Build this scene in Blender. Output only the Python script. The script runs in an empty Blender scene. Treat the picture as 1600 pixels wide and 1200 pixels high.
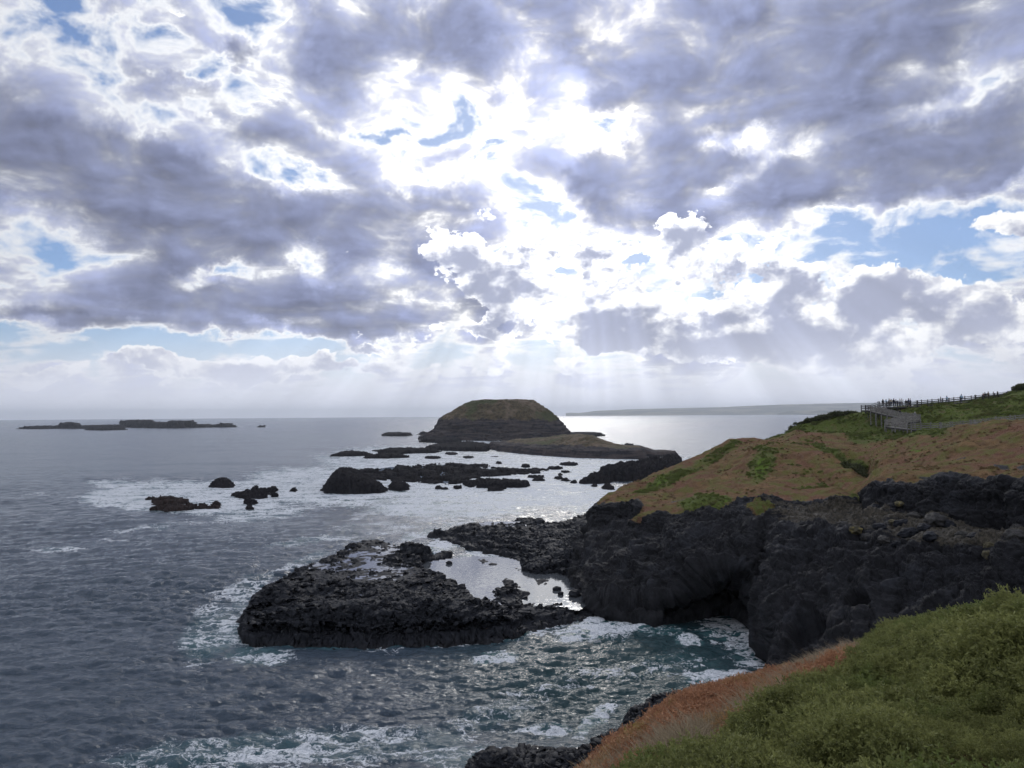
# Coastal headland, lava shelf, reefs and boardwalk under a backlit broken cloud sky.
import bpy, math, random
import numpy as np
from mathutils import Vector, Matrix

SC = bpy.context.scene
COL = SC.collection
PI = math.pi
random.seed(5)
RNG = np.random.default_rng(11)

# ------------------------------------------------------------------ camera
CAM_H = 28.0
FPX = 1200.0
PITCH = math.atan(48.6 / FPX)
ROLL = 0.0072
_F = np.array([0, math.cos(PITCH), math.sin(PITCH)])
_U0 = np.array([0, -math.sin(PITCH), math.cos(PITCH)])
_R0 = np.array([1.0, 0, 0])
_R = _R0 * math.cos(ROLL) - _U0 * math.sin(ROLL)
_U = _U0 * math.cos(ROLL) + _R0 * math.sin(ROLL)
CAM = np.array([0, 0, CAM_H])

def rays(px, py):
    px = np.asarray(px, float)[..., None]; py = np.asarray(py, float)[..., None]
    return _F + _R * ((px - 800) / FPX) + _U * ((600 - py) / FPX)

def at_z(px, py, z=0.0):
    """where the sight line meets the level z"""
    r = rays(px, py)
    t = (np.asarray(z, float)[..., None] - CAM_H) / r[..., 2:3]
    return CAM + r * t

def at_d(px, py, d):
    """the point on the sight line at horizontal range d"""
    r = rays(px, py)
    h = np.hypot(r[..., 0:1], r[..., 1:2])
    return CAM + r * (np.asarray(d, float)[..., None] / h)

def project(P):
    v = P - CAM
    f = np.maximum(v @ _F, 1e-3)
    return 800 + FPX * (v @ _R) / f, 600 - FPX * (v @ _U) / f

cam_d = bpy.data.cameras.new('camera')
cam = bpy.data.objects.new('camera', cam_d)
COL.objects.link(cam)
M = Matrix(((_R[0], _U[0], -_F[0], 0), (_R[1], _U[1], -_F[1], 0), (_R[2], _U[2], -_F[2], CAM_H), (0, 0, 0, 1)))
cam.matrix_world = M
cam_d.sensor_fit = 'HORIZONTAL'
cam_d.sensor_width = 36
cam_d.lens = 36 * FPX / 1600
cam_d.clip_start = 0.1
cam_d.clip_end = 120000
SC.camera = cam

# ------------------------------------------------------------------ noise
def _hash(ix, iy, iz, seed):
    h = (ix.astype(np.uint32) * np.uint32(374761393) + iy.astype(np.uint32) * np.uint32(668265263)
         + iz.astype(np.uint32) * np.uint32(2147483647 - 1274126177) + np.uint32((seed * 362437 + 12345) & 0xffffffff))
    h = (h ^ (h >> np.uint32(13))) * np.uint32(1274126177)
    h = (h ^ (h >> np.uint32(15))) * np.uint32(2246822519)
    return h ^ (h >> np.uint32(16))

_G = np.array([(1,1,0),(-1,1,0),(1,-1,0),(-1,-1,0),(1,0,1),(-1,0,1),(1,0,-1),(-1,0,-1),
               (0,1,1),(0,-1,1),(0,1,-1),(0,-1,-1),(1,1,0),(-1,1,0),(0,-1,1),(0,-1,-1)], np.float32)

def noise(P, seed=0):
    P = np.asarray(P, np.float32)
    sh = P.shape[:-1]
    P = P.reshape(-1, 3)
    I = np.floor(P).astype(np.int32)
    f = P - I
    u = f * f * f * (f * (f * 6 - 15) + 10)
    out = np.zeros(len(P), np.float32)
    for dx in (0, 1):
        wx = u[:, 0] if dx else 1 - u[:, 0]
        for dy in (0, 1):
            wy = u[:, 1] if dy else 1 - u[:, 1]
            for dz in (0, 1):
                wz = u[:, 2] if dz else 1 - u[:, 2]
                g = _G[_hash(I[:, 0] + dx, I[:, 1] + dy, I[:, 2] + dz, seed) & np.uint32(15)]
                out += wx * wy * wz * (g[:, 0] * (f[:, 0] - dx) + g[:, 1] * (f[:, 1] - dy) + g[:, 2] * (f[:, 2] - dz))
    return out.reshape(sh)

def fbm(P, octaves=5, gain=0.5, seed=0, ridged=False, lac=2.03):
    P = np.asarray(P, np.float32)
    a, s, t = 1.0, 0, 0
    for k in range(octaves):
        n = noise(P, seed + k * 7)
        if ridged: n = 0.6 - np.abs(n) * 1.6
        s = s + a * n; t += a
        a *= gain; P = P * lac + 13.7
    return s / t

def worley(P, seed=0):
    """distance to the nearest and second nearest scattered point"""
    P = np.asarray(P, np.float32); sh = P.shape[:-1]; P = P.reshape(-1, 3)
    I = np.floor(P).astype(np.int32); f = P - I
    d1 = np.full(len(P), 9, np.float32); d2 = d1.copy()
    for dx in (-1, 0, 1):
        for dy in (-1, 0, 1):
            for dz in (-1, 0, 1):
                h = _hash(I[:, 0] + dx, I[:, 1] + dy, I[:, 2] + dz, seed)
                ox = (h & np.uint32(1023)).astype(np.float32) / 1023
                oy = ((h >> np.uint32(10)) & np.uint32(1023)).astype(np.float32) / 1023
                oz = ((h >> np.uint32(20)) & np.uint32(1023)).astype(np.float32) / 1023
                d = (dx + ox - f[:, 0]) ** 2 + (dy + oy - f[:, 1]) ** 2 + (dz + oz - f[:, 2]) ** 2
                m = d < d1
                d2 = np.where(m, d1, np.minimum(d2, d)); d1 = np.where(m, d, d1)
    return np.sqrt(d1).reshape(sh), np.sqrt(d2).reshape(sh)

def P2(x, y, s=1.0, z=0.0):
    return np.stack([x * s, y * s, np.zeros_like(x) + z], -1)

def sst(a, b, x):
    t = np.clip((x - a) / (b - a), 0, 1)
    return t * t * (3 - 2 * t)

def lumps(P, size, seed=0):
    """rounded boulders packed against each other, about 0..1"""
    W = P + 0.25 * size * np.stack([noise(P / size * 1.7, seed + 1), noise(P / size * 1.7, seed + 2), noise(P / size * 1.7, seed + 3)], -1)
    d1, d2 = worley(W / size, seed)
    return np.clip(1 - d1 * d1 * 1.3, -0.3, 1) * 0.6 + np.clip((d2 - d1) * 2.2, 0, 0.4)

def sdf(x, y, poly):
    """signed distance to a closed polygon, positive inside"""
    poly = np.asarray(poly, float)
    d = np.full(x.shape, 1e18); ins = np.zeros(x.shape, bool)
    n = len(poly)
    for i in range(n):
        ax, ay = poly[i]; bx, by = poly[(i + 1) % n]
        ex, ey = bx - ax, by - ay
        wx, wy = x - ax, y - ay
        t = np.clip((wx * ex + wy * ey) / max(ex * ex + ey * ey, 1e-12), 0, 1)
        d = np.minimum(d, (wx - ex * t) ** 2 + (wy - ey * t) ** 2)
        c = (ay > y) != (by > y)
        xi = ax + (y - ay) * ex / (ey if abs(ey) > 1e-12 else 1e-12)
        ins ^= c & (x < xi)
    return np.where(ins, 1, -1) * np.sqrt(d)

def ell(px, py, cx, cy, rx, ry, ang=0.0):
    """soft oval, 1 at its centre and 0 beyond its edge"""
    a = math.radians(ang); c, s = math.cos(a), math.sin(a)
    u = (px - cx) * c - (py - cy) * s; v = (px - cx) * s + (py - cy) * c
    return np.clip(1 - np.sqrt((u / rx) ** 2 + (v / ry) ** 2), 0, 1)

# ------------------------------------------------------------------ objects
def tag(o, label=None, cat=None, group=None, kind=None):
    if label: o['label'] = label
    if cat: o['category'] = cat
    if group: o['group'] = group
    if kind: o['kind'] = kind
    return o

def link(name, me, mat=None, parent=None):
    o = bpy.data.objects.new(name, me)
    COL.objects.link(o)
    if mat is not None and me is not None: me.materials.append(mat)
    if parent is not None: o.parent = parent
    return o

def empty(name, loc):
    o = bpy.data.objects.new(name, None); COL.objects.link(o); o.location = tuple(float(c) for c in loc)
    o.empty_display_size = 0.3
    return o

def mesh_from(name, V, F, smooth=True):
    V = np.asarray(V, np.float32).reshape(-1, 3); F = np.asarray(F, np.int32)
    k = F.shape[1]
    me = bpy.data.meshes.new(name)
    me.vertices.add(len(V)); me.vertices.foreach_set('co', V.ravel())
    me.loops.add(len(F) * k); me.loops.foreach_set('vertex_index', F.ravel())
    me.polygons.add(len(F))
    me.polygons.foreach_set('loop_start', np.arange(0, len(F) * k, k, dtype=np.int32))
    me.polygons.foreach_set('loop_total', np.full(len(F), k, np.int32))
    if smooth: me.polygons.foreach_set('use_smooth', np.ones(len(F), bool))
    me.update(calc_edges=True); me.validate()
    return me

def attr(me, name, val):
    a = me.attributes.new(name, 'FLOAT', 'POINT')
    a.data.foreach_set('value', np.asarray(val, np.float32).ravel())

def grid_mesh(name, P, keep=None, attrs=None, flip=False):
    """P rows x cols x 3 -> quads; keep: vertex mask, faces without any kept vertex are dropped"""
    r, c = P.shape[:2]
    idx = np.arange(r * c).reshape(r, c)
    a, b, d, e = idx[:-1, :-1], idx[:-1, 1:], idx[1:, 1:], idx[1:, :-1]
    F = np.stack([a, b, d, e] if not flip else [a, e, d, b], -1).reshape(-1, 4)
    V = P.reshape(-1, 3)
    if keep is not None:
        k = keep.ravel()
        F = F[k[F].any(1)]
        used = np.zeros(len(V), bool); used[F.ravel()] = True
        remap = np.cumsum(used) - 1
        V = V[used]; F = remap[F]
    else:
        used = slice(None)
    me = mesh_from(name, V, F)
    for k_, v in (attrs or {}).items():
        attr(me, k_, np.asarray(v).ravel()[used])
    return me

def normals(P):
    du = np.gradient(P, axis=1); dv = np.gradient(P, axis=0)
    n = np.cross(du, dv)
    n /= np.maximum(np.linalg.norm(n, axis=-1, keepdims=True), 1e-9)
    return n

class MB:
    """collects simple solids into one mesh"""
    def __init__(s): s.v = []; s.f = []; s.n = 0
    def add(s, V, F):
        s.v.append(np.asarray(V, float)); s.f += [tuple(i + s.n for i in f) for f in F]; s.n += len(V)
    def box(s, c, size, ax=None):
        hx, hy, hz = [q / 2 for q in size]
        V = np.array([(x, y, z) for x in (-hx, hx) for y in (-hy, hy) for z in (-hz, hz)])
        if ax is not None: V = V @ np.asarray(ax)
        s.add(V + np.asarray(c), [(0, 1, 3, 2), (4, 6, 7, 5), (0, 4, 5, 1), (2, 3, 7, 6), (0, 2, 6, 4), (1, 5, 7, 3)])
    def bar(s, a, b, w, h):
        a = np.asarray(a, float); b = np.asarray(b, float); t = b - a; L = np.linalg.norm(t); t /= L
        up = np.array([0, 0, 1.0]) if abs(t[2]) < .95 else np.array([0, 1.0, 0])
        sd = np.cross(t, up); sd /= np.linalg.norm(sd); up = np.cross(sd, t)
        s.box((a + b) / 2, (L, w, h), np.stack([t, sd, up]))
    def mesh(s, name, smooth=False):
        me = bpy.data.meshes.new(name)
        me.from_pydata([tuple(p) for p in np.concatenate(s.v)], [], s.f)
        me.update()
        return me
    def build(s, name, mat, parent=None):
        return link(name, s.mesh(name), mat, parent)

# ------------------------------------------------------------------ node helper
class NT:
    def __init__(s, tree): s.t = tree; s.n = tree.nodes; s.l = tree.links
    def node(s, typ, ins=None, **props):
        n = s.n.new(typ)
        for k, v in props.items(): setattr(n, k, v)
        for k, v in (ins or {}).items(): s.put(n.inputs[k], v)
        return n
    def put(s, sock, v):
        if isinstance(v, bpy.types.NodeSocket): s.l.new(v, sock)
        elif isinstance(v, bpy.types.Node): s.l.new(v.outputs[0], sock)
        else:
            try: sock.default_value = v
            except Exception:
                sock.default_value = (v[0], v[1], v[2], 1)
    def m(s, op, a, b=None, c=None, clamp=False):
        n = s.n.new('ShaderNodeMath'); n.operation = op; n.use_clamp = clamp
        s.put(n.inputs[0], a)
        if b is not None: s.put(n.inputs[1], b)
        if c is not None: s.put(n.inputs[2], c)
        return n.outputs[0]
    def v(s, op, a, b=None, out=0):
        n = s.n.new('ShaderNodeVectorMath'); n.operation = op
        s.put(n.inputs[0], a)
        if b is not None: s.put(n.inputs['Scale'] if op == 'SCALE' else n.inputs[1], b)
        return n.outputs[out]
    def mr(s, x, a, b, c=0.0, d=1.0, smooth=True):
        n = s.n.new('ShaderNodeMapRange'); n.interpolation_type = 'SMOOTHSTEP' if smooth else 'LINEAR'
        for k, q in zip(range(5), (x, a, b, c, d)): s.put(n.inputs[k], q)
        return n.outputs[0]
    def mix(s, f, a, b, mode='MIX'):
        n = s.n.new('ShaderNodeMix'); n.data_type = 'RGBA'; n.blend_type = mode
        s.put(n.inputs['Factor'], f)
        for k, q in ((6, a), (7, b)):
            if isinstance(q, (tuple, list)): q = (q[0], q[1], q[2], 1)
            s.put(n.inputs[k], q)
        return n.outputs[2]
    def noise(s, vec, scale, detail=4, rough=0.5, dist=0.0, out='Fac', lac=2.0, dims='3D'):
        n = s.n.new('ShaderNodeTexNoise'); n.noise_dimensions = dims
        s.put(n.inputs['Vector'], vec)
        for k, q in (('Scale', scale), ('Detail', detail), ('Roughness', rough), ('Distortion', dist), ('Lacunarity', lac)): s.put(n.inputs[k], q)
        return n.outputs[out]
    def attr(s, name):
        n = s.n.new('ShaderNodeAttribute'); n.attribute_name = name
        return n.outputs['Fac']

def material(name):
    m = bpy.data.materials.new(name); m.use_nodes = True
    t = NT(m.node_tree)
    b = m.node_tree.nodes['Principled BSDF']
    return m, t, b
# ------------------------------------------------------------------ sky and sun
SUN_AZ = math.radians(4.5)       # to the right of the view axis (+Y)
SUN_EL = math.radians(22.0)

def sky_pos(px, py):
    r = rays(px, py); r = r / np.linalg.norm(r)
    return math.atan2(r[0], r[1]), math.asin(r[2])

def build_sky():
    w = bpy.data.worlds.new('World'); SC.world = w; w.use_nodes = True
    nt = w.node_tree; nt.nodes.clear()
    # cloud thickness as a node group of the direction
    g = bpy.data.node_groups.new('cloud_thickness', 'ShaderNodeTree')
    g.interface.new_socket('Direction', in_out='INPUT', socket_type='NodeSocketVector')
    for nm in ('Sheet', 'Cumulus'):
        g.interface.new_socket(nm, in_out='OUTPUT', socket_type='NodeSocketFloat')
    t = NT(g)
    gi = g.nodes.new('NodeGroupInput'); go = g.nodes.new('NodeGroupOutput')
    d = t.v('NORMALIZE', gi.outputs[0])
    s = t.node('ShaderNodeSeparateXYZ', {0: d})
    az = t.m('ARCTAN2', s.outputs[0], s.outputs[1]); el = t.m('ARCSINE', s.outputs[2])
    # plane of the cloud deck, seen in perspective
    zz = t.m('ADD', t.m('MAXIMUM', s.outputs[2], 0.0), 0.10)
    pl = t.node('ShaderNodeCombineXYZ', {0: t.m('DIVIDE', s.outputs[0], zz), 1: t.m('DIVIDE', s.outputs[1], zz), 2: 0.0}).outputs[0]
    ae = t.node('ShaderNodeCombineXYZ', {0: az, 1: el, 2: 0.0}).outputs[0]
    # warp in angle space so hand set masses get ragged edges
    wn = t.noise(ae, 8.0, 7, 0.66, out='Color')
    wv = t.v('SCALE', t.v('SUBTRACT', wn, (0.5, 0.5, 0.5)), 0.13)
    aw = t.v('ADD', ae, t.v('MULTIPLY', wv, (1.3, 0.8, 0)))
    blobs = [  # px, py, radius x, radius y, tilt, weight
        (200, 290, 330, 75, -12, .9), (430, 330, 260, 62, -10, .8), (620, 345, 160, 60, -4, 1.0), (60, 265, 160, 50, -5, .5), (330, 400, 260, 50, -14, .8),
        (180, 400, 120, 45, -25, .6), (330, 470, 280, 40, -8, .75), (400, 195, 220, 48, -14, .75), (300, 165, 120, 30, -14, .4), (90, 190, 200, 45, -12, .5), (250, 235, 60, 30, 20, .6),
        (520, 100, 70, 100, 50, .7), (590, 60, 110, 70, -20, .6), (700, 70, 120, 60, -30, .6), (860, 30, 260, 55, 0, .7), (760, 110, 60, 60, 40, .4), (930, 80, 90, 50, -20, .5),
        (1180, 90, 260, 115, -6, 1.1), (1420, 90, 260, 110, 6, .8), (1120, 180, 120, 40, -25, .6), (1330, 150, 160, 50, 0, .5),
        (1380, 270, 270, 62, 10, 1.3), (1500, 225, 220, 48, 10, .9), (1250, 290, 110, 32, 0, .8), (1420, 345, 120, 14, 8, .6),
        (1030, 240, 85, 62, -15, 1.6), (1115, 258, 60, 28, 0, 1.2), (932, 262, 55, 32, 0, 1.1), (930, 320, 85, 58, -20, 1.1), (1055, 345, 62, 50, 10, 1.1), (940, 155, 60, 18, 12, 1.0), (1010, 158, 42, 22, 0, .9),
        (525, 510, 120, 55, 0, .8), (690, 500, 220, 55, 0, .55), (640, 405, 120, 36, -10, .7), (360, 80, 34, 28, 0, .9), (1580, 430, 200, 40, 0, .2), (1590, 350, 60, 30, 8, .5),
        (90, 492, 170, 16, -3, .75), (50, 528, 130, 5, 0, .55), (130, 529, 60, 5, 0, .5), (1290, 396, 46, 7, 1, .9),
        (285, 92, 62, 38, -12, -1.25), (140, 12, 40, 28, -10, -.9), (350, 50, 50, 16, 20, -.4),
        (780, 300, 150, 36, -10, -.85), (840, 340, 120, 60, 0, -.85), (1000, 395, 190, 50, 0, -.85), (1250, 390, 270, 66, 4, -1.15), (1460, 400, 360, 68, 6, -1.25),
        (1570, 275, 60, 18, 10, -.9), (690, 265, 120, 20, 4, -.6), (650, 213, 110, 8, 2, -.5), (800, 215, 90, 8, -4, -.5),
        (150, 527, 420, 28, 0, -1.5), (420, 545, 340, 26, 0, -.9), (610, 560, 300, 40, 0, -.5),
        (120, 70, 250, 95, -25, -.55), (300, 130, 200, 40, -25, -.5), (440, 60, 60, 90, 40, -.35), (420, 250, 150, 20, -16, -.45), (560, 200, 110, 60, -30, -.35), (700, 160, 160, 60, -20, -.28), (860, 190, 260, 45, 0, -.42),
        (1150, 225, 120, 24, 14, -.75), (1430, 175, 90, 22, 10, -.5), (1560, 140, 110, 60, 30, -.65), (480, 285, 70, 28, -30, -.45), (350, 428, 80, 16, 0, -.8), (500, 425, 26, 60, 10, -.6), (60, 370, 130, 60, 0, -.4), (60, 430, 140, 40, 0, -.3),
    ]
    turned = {}
    s_count = [0]
    def masses(items, grow):
        """sum of soft ovals in angle space; all ovals of one tilt share one rotated coordinate"""
        acc = 0.0
        last = {}
        for (px, py, rx, ry, ang, wt) in sorted(items, key=lambda i: int(round(i[4] / 6.0))):
            q = int(round(ang / 6.0)) * 6
            if q not in turned:
                c_, s_ = math.cos(math.radians(q)), math.sin(math.radians(q))
                if q == 0: turned[q] = aw
                else: turned[q] = t.node('ShaderNodeCombineXYZ', {0: t.v('DOT_PRODUCT', aw, (c_, s_, 0), out=1), 1: t.v('DOT_PRODUCT', aw, (-s_, c_, 0), out=1), 2: 0.0}).outputs[0]
            c_, s_ = math.cos(math.radians(q)), math.sin(math.radians(q))
            a0, e0 = sky_pos(px, py)
            sx, sy = 1200 / (rx * grow), 1200 / (ry * grow)
            n = g.nodes.new('ShaderNodeVectorMath'); n.operation = 'MULTIPLY_ADD'
            ox, oy = -(a0 * c_ + e0 * s_) * sx, -(-a0 * s_ + e0 * c_) * sy
            lv, lsx, lsy, lox, loy = last.get(q, (turned[q], 1.0, 1.0, 0.0, 0.0))     # each oval's coordinate from the one before
            t.put(n.inputs[0], lv); n.inputs[1].default_value = (sx / lsx, sy / lsy, 0)
            off = (ox - lox * sx / lsx, oy - loy * sy / lsy, 0)
            k_ = s_count[0] = s_count[0] + 1
            if k_ % 4 == 0 and not isinstance(acc, float):      # ties the order of evaluation, keeps the shader small
                w_ = g.nodes.new('ShaderNodeVectorMath'); w_.operation = 'MULTIPLY_ADD'
                t.put(w_.inputs[0], acc); w_.inputs[1].default_value = (1e-7, 1e-7, 0); w_.inputs[2].default_value = off
                t.put(n.inputs[2], w_.outputs[0])
            else: n.inputs[2].default_value = off
            last[q] = (n.outputs[0], sx, sy, ox, oy)
            gr = t.node('ShaderNodeTexGradient', {0: n.outputs[0]}, gradient_type='SPHERICAL')
            acc = t.m('MULTIPLY_ADD', gr.outputs['Fac'], wt, acc)
        return acc
    acc = t.m('SMOOTH_MAX', t.m('SMOOTH_MIN', masses(blobs, 1.15), 0.76, 0.45), -0.72, 0.4)
    acc = t.m('MULTIPLY_ADD', t.mr(el, 0.10, 0.02), -0.35, t.m('ADD', acc, 0.43))
    env = masses([(1200, 500, 330, 70, 0, .85), (1480, 520, 330, 80, 0, .8), (820, 450, 260, 90, -12, .75), (960, 440, 200, 100, 0, .45),
                                      (1190, 430, 110, 55, 0, .8), (760, 400, 120, 70, 0, .5), (1440, 455, 90, 50, 0, .6), (1000, 530, 600, 55, 0, .55),
                                      (220, 566, 150, 22, 4, .9), (390, 566, 190, 27, 0, 1.0), (480, 575, 120, 20, 0, .6), (40, 572, 60, 14, 0, .7), (680, 575, 300, 20, 0, .35),
                                      (590, 540, 30, 10, 0, .8), (750, 520, 70, 10, 3, .7), (1540, 330, 60, 30, 10, .6), (1590, 360, 50, 30, 0, .6),
                                      (1120, 365, 120, 40, 0, .55), (900, 395, 110, 16, 3, .6), (980, 380, 60, 14, 0, .5),(1060, 350, 60, 50, 0, .5), (930, 330, 80, 60, 0, .4)], 1.2)
    env = t.m('MINIMUM', env, 0.95)
    env = t.m('SUBTRACT', env, 0.62)
    g.links.new(acc, go.inputs[0]); g.links.new(env, go.inputs[1])
    # fine structure: evaluated a second time nearer the sun, for the lit rims
    gm = g
    g = bpy.data.node_groups.new('cloud_structure', 'ShaderNodeTree')
    g.interface.new_socket('Direction', in_out='INPUT', socket_type='NodeSocketVector')
    for nm in ('Sheet', 'Cumulus'):
        g.interface.new_socket(nm, in_out='OUTPUT', socket_type='NodeSocketFloat')
    t = NT(g)
    gi = g.nodes.new('NodeGroupInput'); go = g.nodes.new('NodeGroupOutput')
    d = t.v('NORMALIZE', gi.outputs[0])
    s = t.node('ShaderNodeSeparateXYZ', {0: d})
    az = t.m('ARCTAN2', s.outputs[0], s.outputs[1]); el = t.m('ARCSINE', s.outputs[2])
    zz = t.m('ADD', t.m('MAXIMUM', s.outputs[2], 0.0), 0.10)
    pl = t.node('ShaderNodeCombineXYZ', {0: t.m('DIVIDE', s.outputs[0], zz), 1: t.m('DIVIDE', s.outputs[1], zz), 2: 0.0}).outputs[0]
    ae = t.node('ShaderNodeCombineXYZ', {0: az, 1: el, 2: 0.0}).outputs[0]
    wv = t.v('SCALE', t.v('SUBTRACT', t.noise(ae, 5.0, 3, 0.6, out='Color'), (0.5, 0.5, 0.5)), 0.16)
    # fractal structure of the deck, drawn out along one diagonal
    mp = t.node('ShaderNodeMapping', {0: pl, 2: (0, 0, math.radians(-32)), 3: (0.75, 1.25, 1)})
    n1 = t.noise(mp.outputs[0], 2.4, 8, 0.52, 0.5, dims='2D')
    n2 = t.noise(t.v('MULTIPLY', ae, (1.0, 1.7, 0)), 10.5, 8, 0.57, 0.2, dims='2D')
    sheet = t.m('MULTIPLY', t.m('SUBTRACT', n1, 0.5), 1.5)
    sheet = t.m('MULTIPLY_ADD', t.m('SUBTRACT', n2, 0.5), 3.9, sheet)
    # cumulus bank near the horizon
    mp = t.node('ShaderNodeMapping', {0: ae, 3: (1.0, 1.45, 1)})
    c1 = t.noise(mp.outputs[0], 11.0, 8, 0.60, 0.0, dims='2D')
    vo = t.node('ShaderNodeTexVoronoi', {'Vector': t.v('ADD', mp.outputs[0], t.v('SCALE', wv, 0.35)), 'Scale': 26.0, 'Detail': 2.0, 'Roughness': .55}, feature='F1', voronoi_dimensions='2D')
    vo.normalize = True
    cum = t.m('MULTIPLY', t.m('SUBTRACT', c1, 0.5), 2.2)
    cum = t.m('MULTIPLY_ADD', t.m('SUBTRACT', 0.45, vo.outputs['Distance']), 0.55, cum)
    g.links.new(sheet, go.inputs[0]); g.links.new(cum, go.inputs[1])

    t = NT(nt)
    tc = t.node('ShaderNodeTexCoord')
    d = t.v('NORMALIZE', tc.outputs['Generated'])
    sun = (math.sin(SUN_AZ) * math.cos(SUN_EL), math.cos(SUN_AZ) * math.cos(SUN_EL), math.sin(SUN_EL))
    GM = t.node('ShaderNodeGroup', node_tree=gm); t.put(GM.inputs[0], d)
    G1 = t.node('ShaderNodeGroup', node_tree=g); t.put(G1.inputs[0], d)
    to_sun = t.v('NORMALIZE', t.v('SUBTRACT', sun, d))
    up = t.v('NORMALIZE', t.v('ADD', to_sun, (0, 0, 0.8)))
    G2 = t.node('ShaderNodeGroup', node_tree=g); t.put(G2.inputs[0], t.v('ADD', d, t.v('SCALE', up, 0.014)))
    ca = t.v('DOT_PRODUCT', d, sun, out=1)
    ang = t.m('ARCCOSINE', t.m('MINIMUM', ca, 1.0))
    glow = t.m('EXPONENT', t.m('MULTIPLY', t.m('POWER', t.m('DIVIDE', ang, 0.30), 1.6), -1.0))      # tight light round the hidden sun
    wide = t.m('EXPONENT', t.m('MULTIPLY', t.m('DIVIDE', ang, 0.9), -1.0))
    el = t.m('ARCSINE', t.node('ShaderNodeSeparateXYZ', {0: d}).outputs[2])

    sk = t.node('ShaderNodeTexSky', sky_type='NISHITA', sun_disc=False, sun_elevation=SUN_EL, sun_rotation=SUN_AZ,
                altitude=30, air_density=1.0, dust_density=0.6, ozone_density=2.0)
    blue = t.mix(1.0, sk.outputs[0], (0.62, 0.74, 0.98), 'MULTIPLY')
    blue = t.mix(t.mr(ang, 0.0, 1.4, 0.62, 0.0, False), blue, (2.3, 3.4, 5.7))
    # sheet
    s1, s2 = t.m('ADD', GM.outputs[0], G1.outputs[0]), t.m('ADD', GM.outputs[0], G2.outputs[0])
    cov = t.m('POWER', t.mr(s1, -0.50, 0.24), 0.75)
    thick = t.m('SUBTRACT', 1.0, t.m('EXPONENT', t.m('MULTIPLY', t.m('MAXIMUM', t.m('SUBTRACT', s1, 0.14), 0.0), -2.9)))
    deep = t.mr(GM.outputs[0], 0.4, 1.15, 1.12, 0.76)
    rim = t.m('MULTIPLY', t.m('SUBTRACT', s1, s2), 0.45)
    bright = t.m('ADD', 5.8, t.m('MULTIPLY', glow, 8.0)); bright = t.m('ADD', bright, t.m('MULTIPLY', wide, 5.0))
    white = t.v('SCALE', t.mix(glow, (0.95, 0.975, 1.03), (1.0, 0.97, 0.90)), bright)
    dk = t.m('ADD', 2.0, t.m('ADD', t.m('MULTIPLY', wide, 1.9), t.m('MULTIPLY', glow, 1.2)))
    dk = t.m('MULTIPLY', dk, t.m('ADD', 1.0, t.m('MAXIMUM', t.m('MINIMUM', rim, 1.2), -0.3)))
    dk = t.m('MULTIPLY', dk, deep)
    grey = t.v('SCALE', (0.83, 0.94, 1.47), dk)
    tfac = thick
    sheetc = t.mix(tfac, white, grey)
    col = t.mix(cov, blue, sheetc)
    # cumulus
    c1, c2 = t.m('ADD', GM.outputs[1], G1.outputs[1]), t.m('ADD', GM.outputs[1], G2.outputs[1])
    covc = t.mr(c1, 0.0, 0.10)
    thc = t.mr(t.m('ADD', c1, t.m('MULTIPLY', t.m('SUBTRACT', c2, c1), 1.2)), 0.05, 0.55)
    bc = t.m('ADD', 5.8, t.m('ADD', t.m('MULTIPLY', wide, 7.0), t.m('MULTIPLY', glow, 8.0)))
    wc = t.v('SCALE', (0.98, 0.985, 1.0), bc)
    gc = t.v('SCALE', (0.90, 0.97, 1.28), t.m('ADD', 3.0, t.m('MULTIPLY', wide, 2.6)))
    cc = t.mix(t.m('POWER', thc, 0.6), wc, gc)
    col = t.mix(covc, col, cc)
    # bright moist air along the horizon with faint rays under the sun
    sep = t.node('ShaderNodeSeparateXYZ', {0: d})
    az = t.m('ARCTAN2', sep.outputs[0], sep.outputs[1])
    fan = t.m('ARCTAN2', t.m('SUBTRACT', az, SUN_AZ + 0.02), t.m('SUBTRACT', SUN_EL + 0.03, el))
    ry = t.noise(t.node('ShaderNodeCombineXYZ', {0: fan, 1: 0.0, 2: 3.3}).outputs[0], 9.0, 3, 0.55)
    ray = t.m('MULTIPLY', t.m('SUBTRACT', ry, 0.5), t.m('MULTIPLY', wide, t.mr(el, 0.26, 0.10)))
    hz = t.m('POWER', t.mr(el, 0.125, 0.012), 1.1)
    hzc = t.v('SCALE', (0.93, 0.97, 1.12), t.m('ADD', 6.3, t.m('ADD', t.m('MULTIPLY', wide, 3.0), t.m('MULTIPLY', glow, 2.0))))
    col = t.mix(t.m('MULTIPLY', hz, 0.97), col, hzc)
    col = t.v('SCALE', col, t.m('MULTIPLY_ADD', ray, 1.1, 1.0))
    col = t.v('SCALE', col, 0.90)
    # the half of the sky behind the camera is an unseen bright overcast, raised to light the land
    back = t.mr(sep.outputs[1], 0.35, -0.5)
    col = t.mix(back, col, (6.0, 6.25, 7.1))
    col = t.mix(t.mr(el, -0.002, -0.02), col, (0.9, 1.1, 1.5))
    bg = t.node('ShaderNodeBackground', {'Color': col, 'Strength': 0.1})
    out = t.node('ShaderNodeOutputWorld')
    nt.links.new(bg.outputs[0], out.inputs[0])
    w.cycles.sampling_method = 'MANUAL'; w.cycles.sample_map_resolution = 1024

    L = bpy.data.lights.new('sun', 'SUN'); L.energy = 0.5; L.angle = math.radians(14); L.color = (1, 0.96, 0.9)
    o = bpy.data.objects.new('sun', L); COL.objects.link(o)
    o.rotation_euler = Vector(sun).to_track_quat('Z', 'Y').to_euler()
    o.location = (0, 0, 300)

build_sky()
SC.view_settings.view_transform = 'Standard'; SC.view_settings.look = 'None'
SC.view_settings.exposure = 0.2; SC.view_settings.gamma = 1
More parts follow.
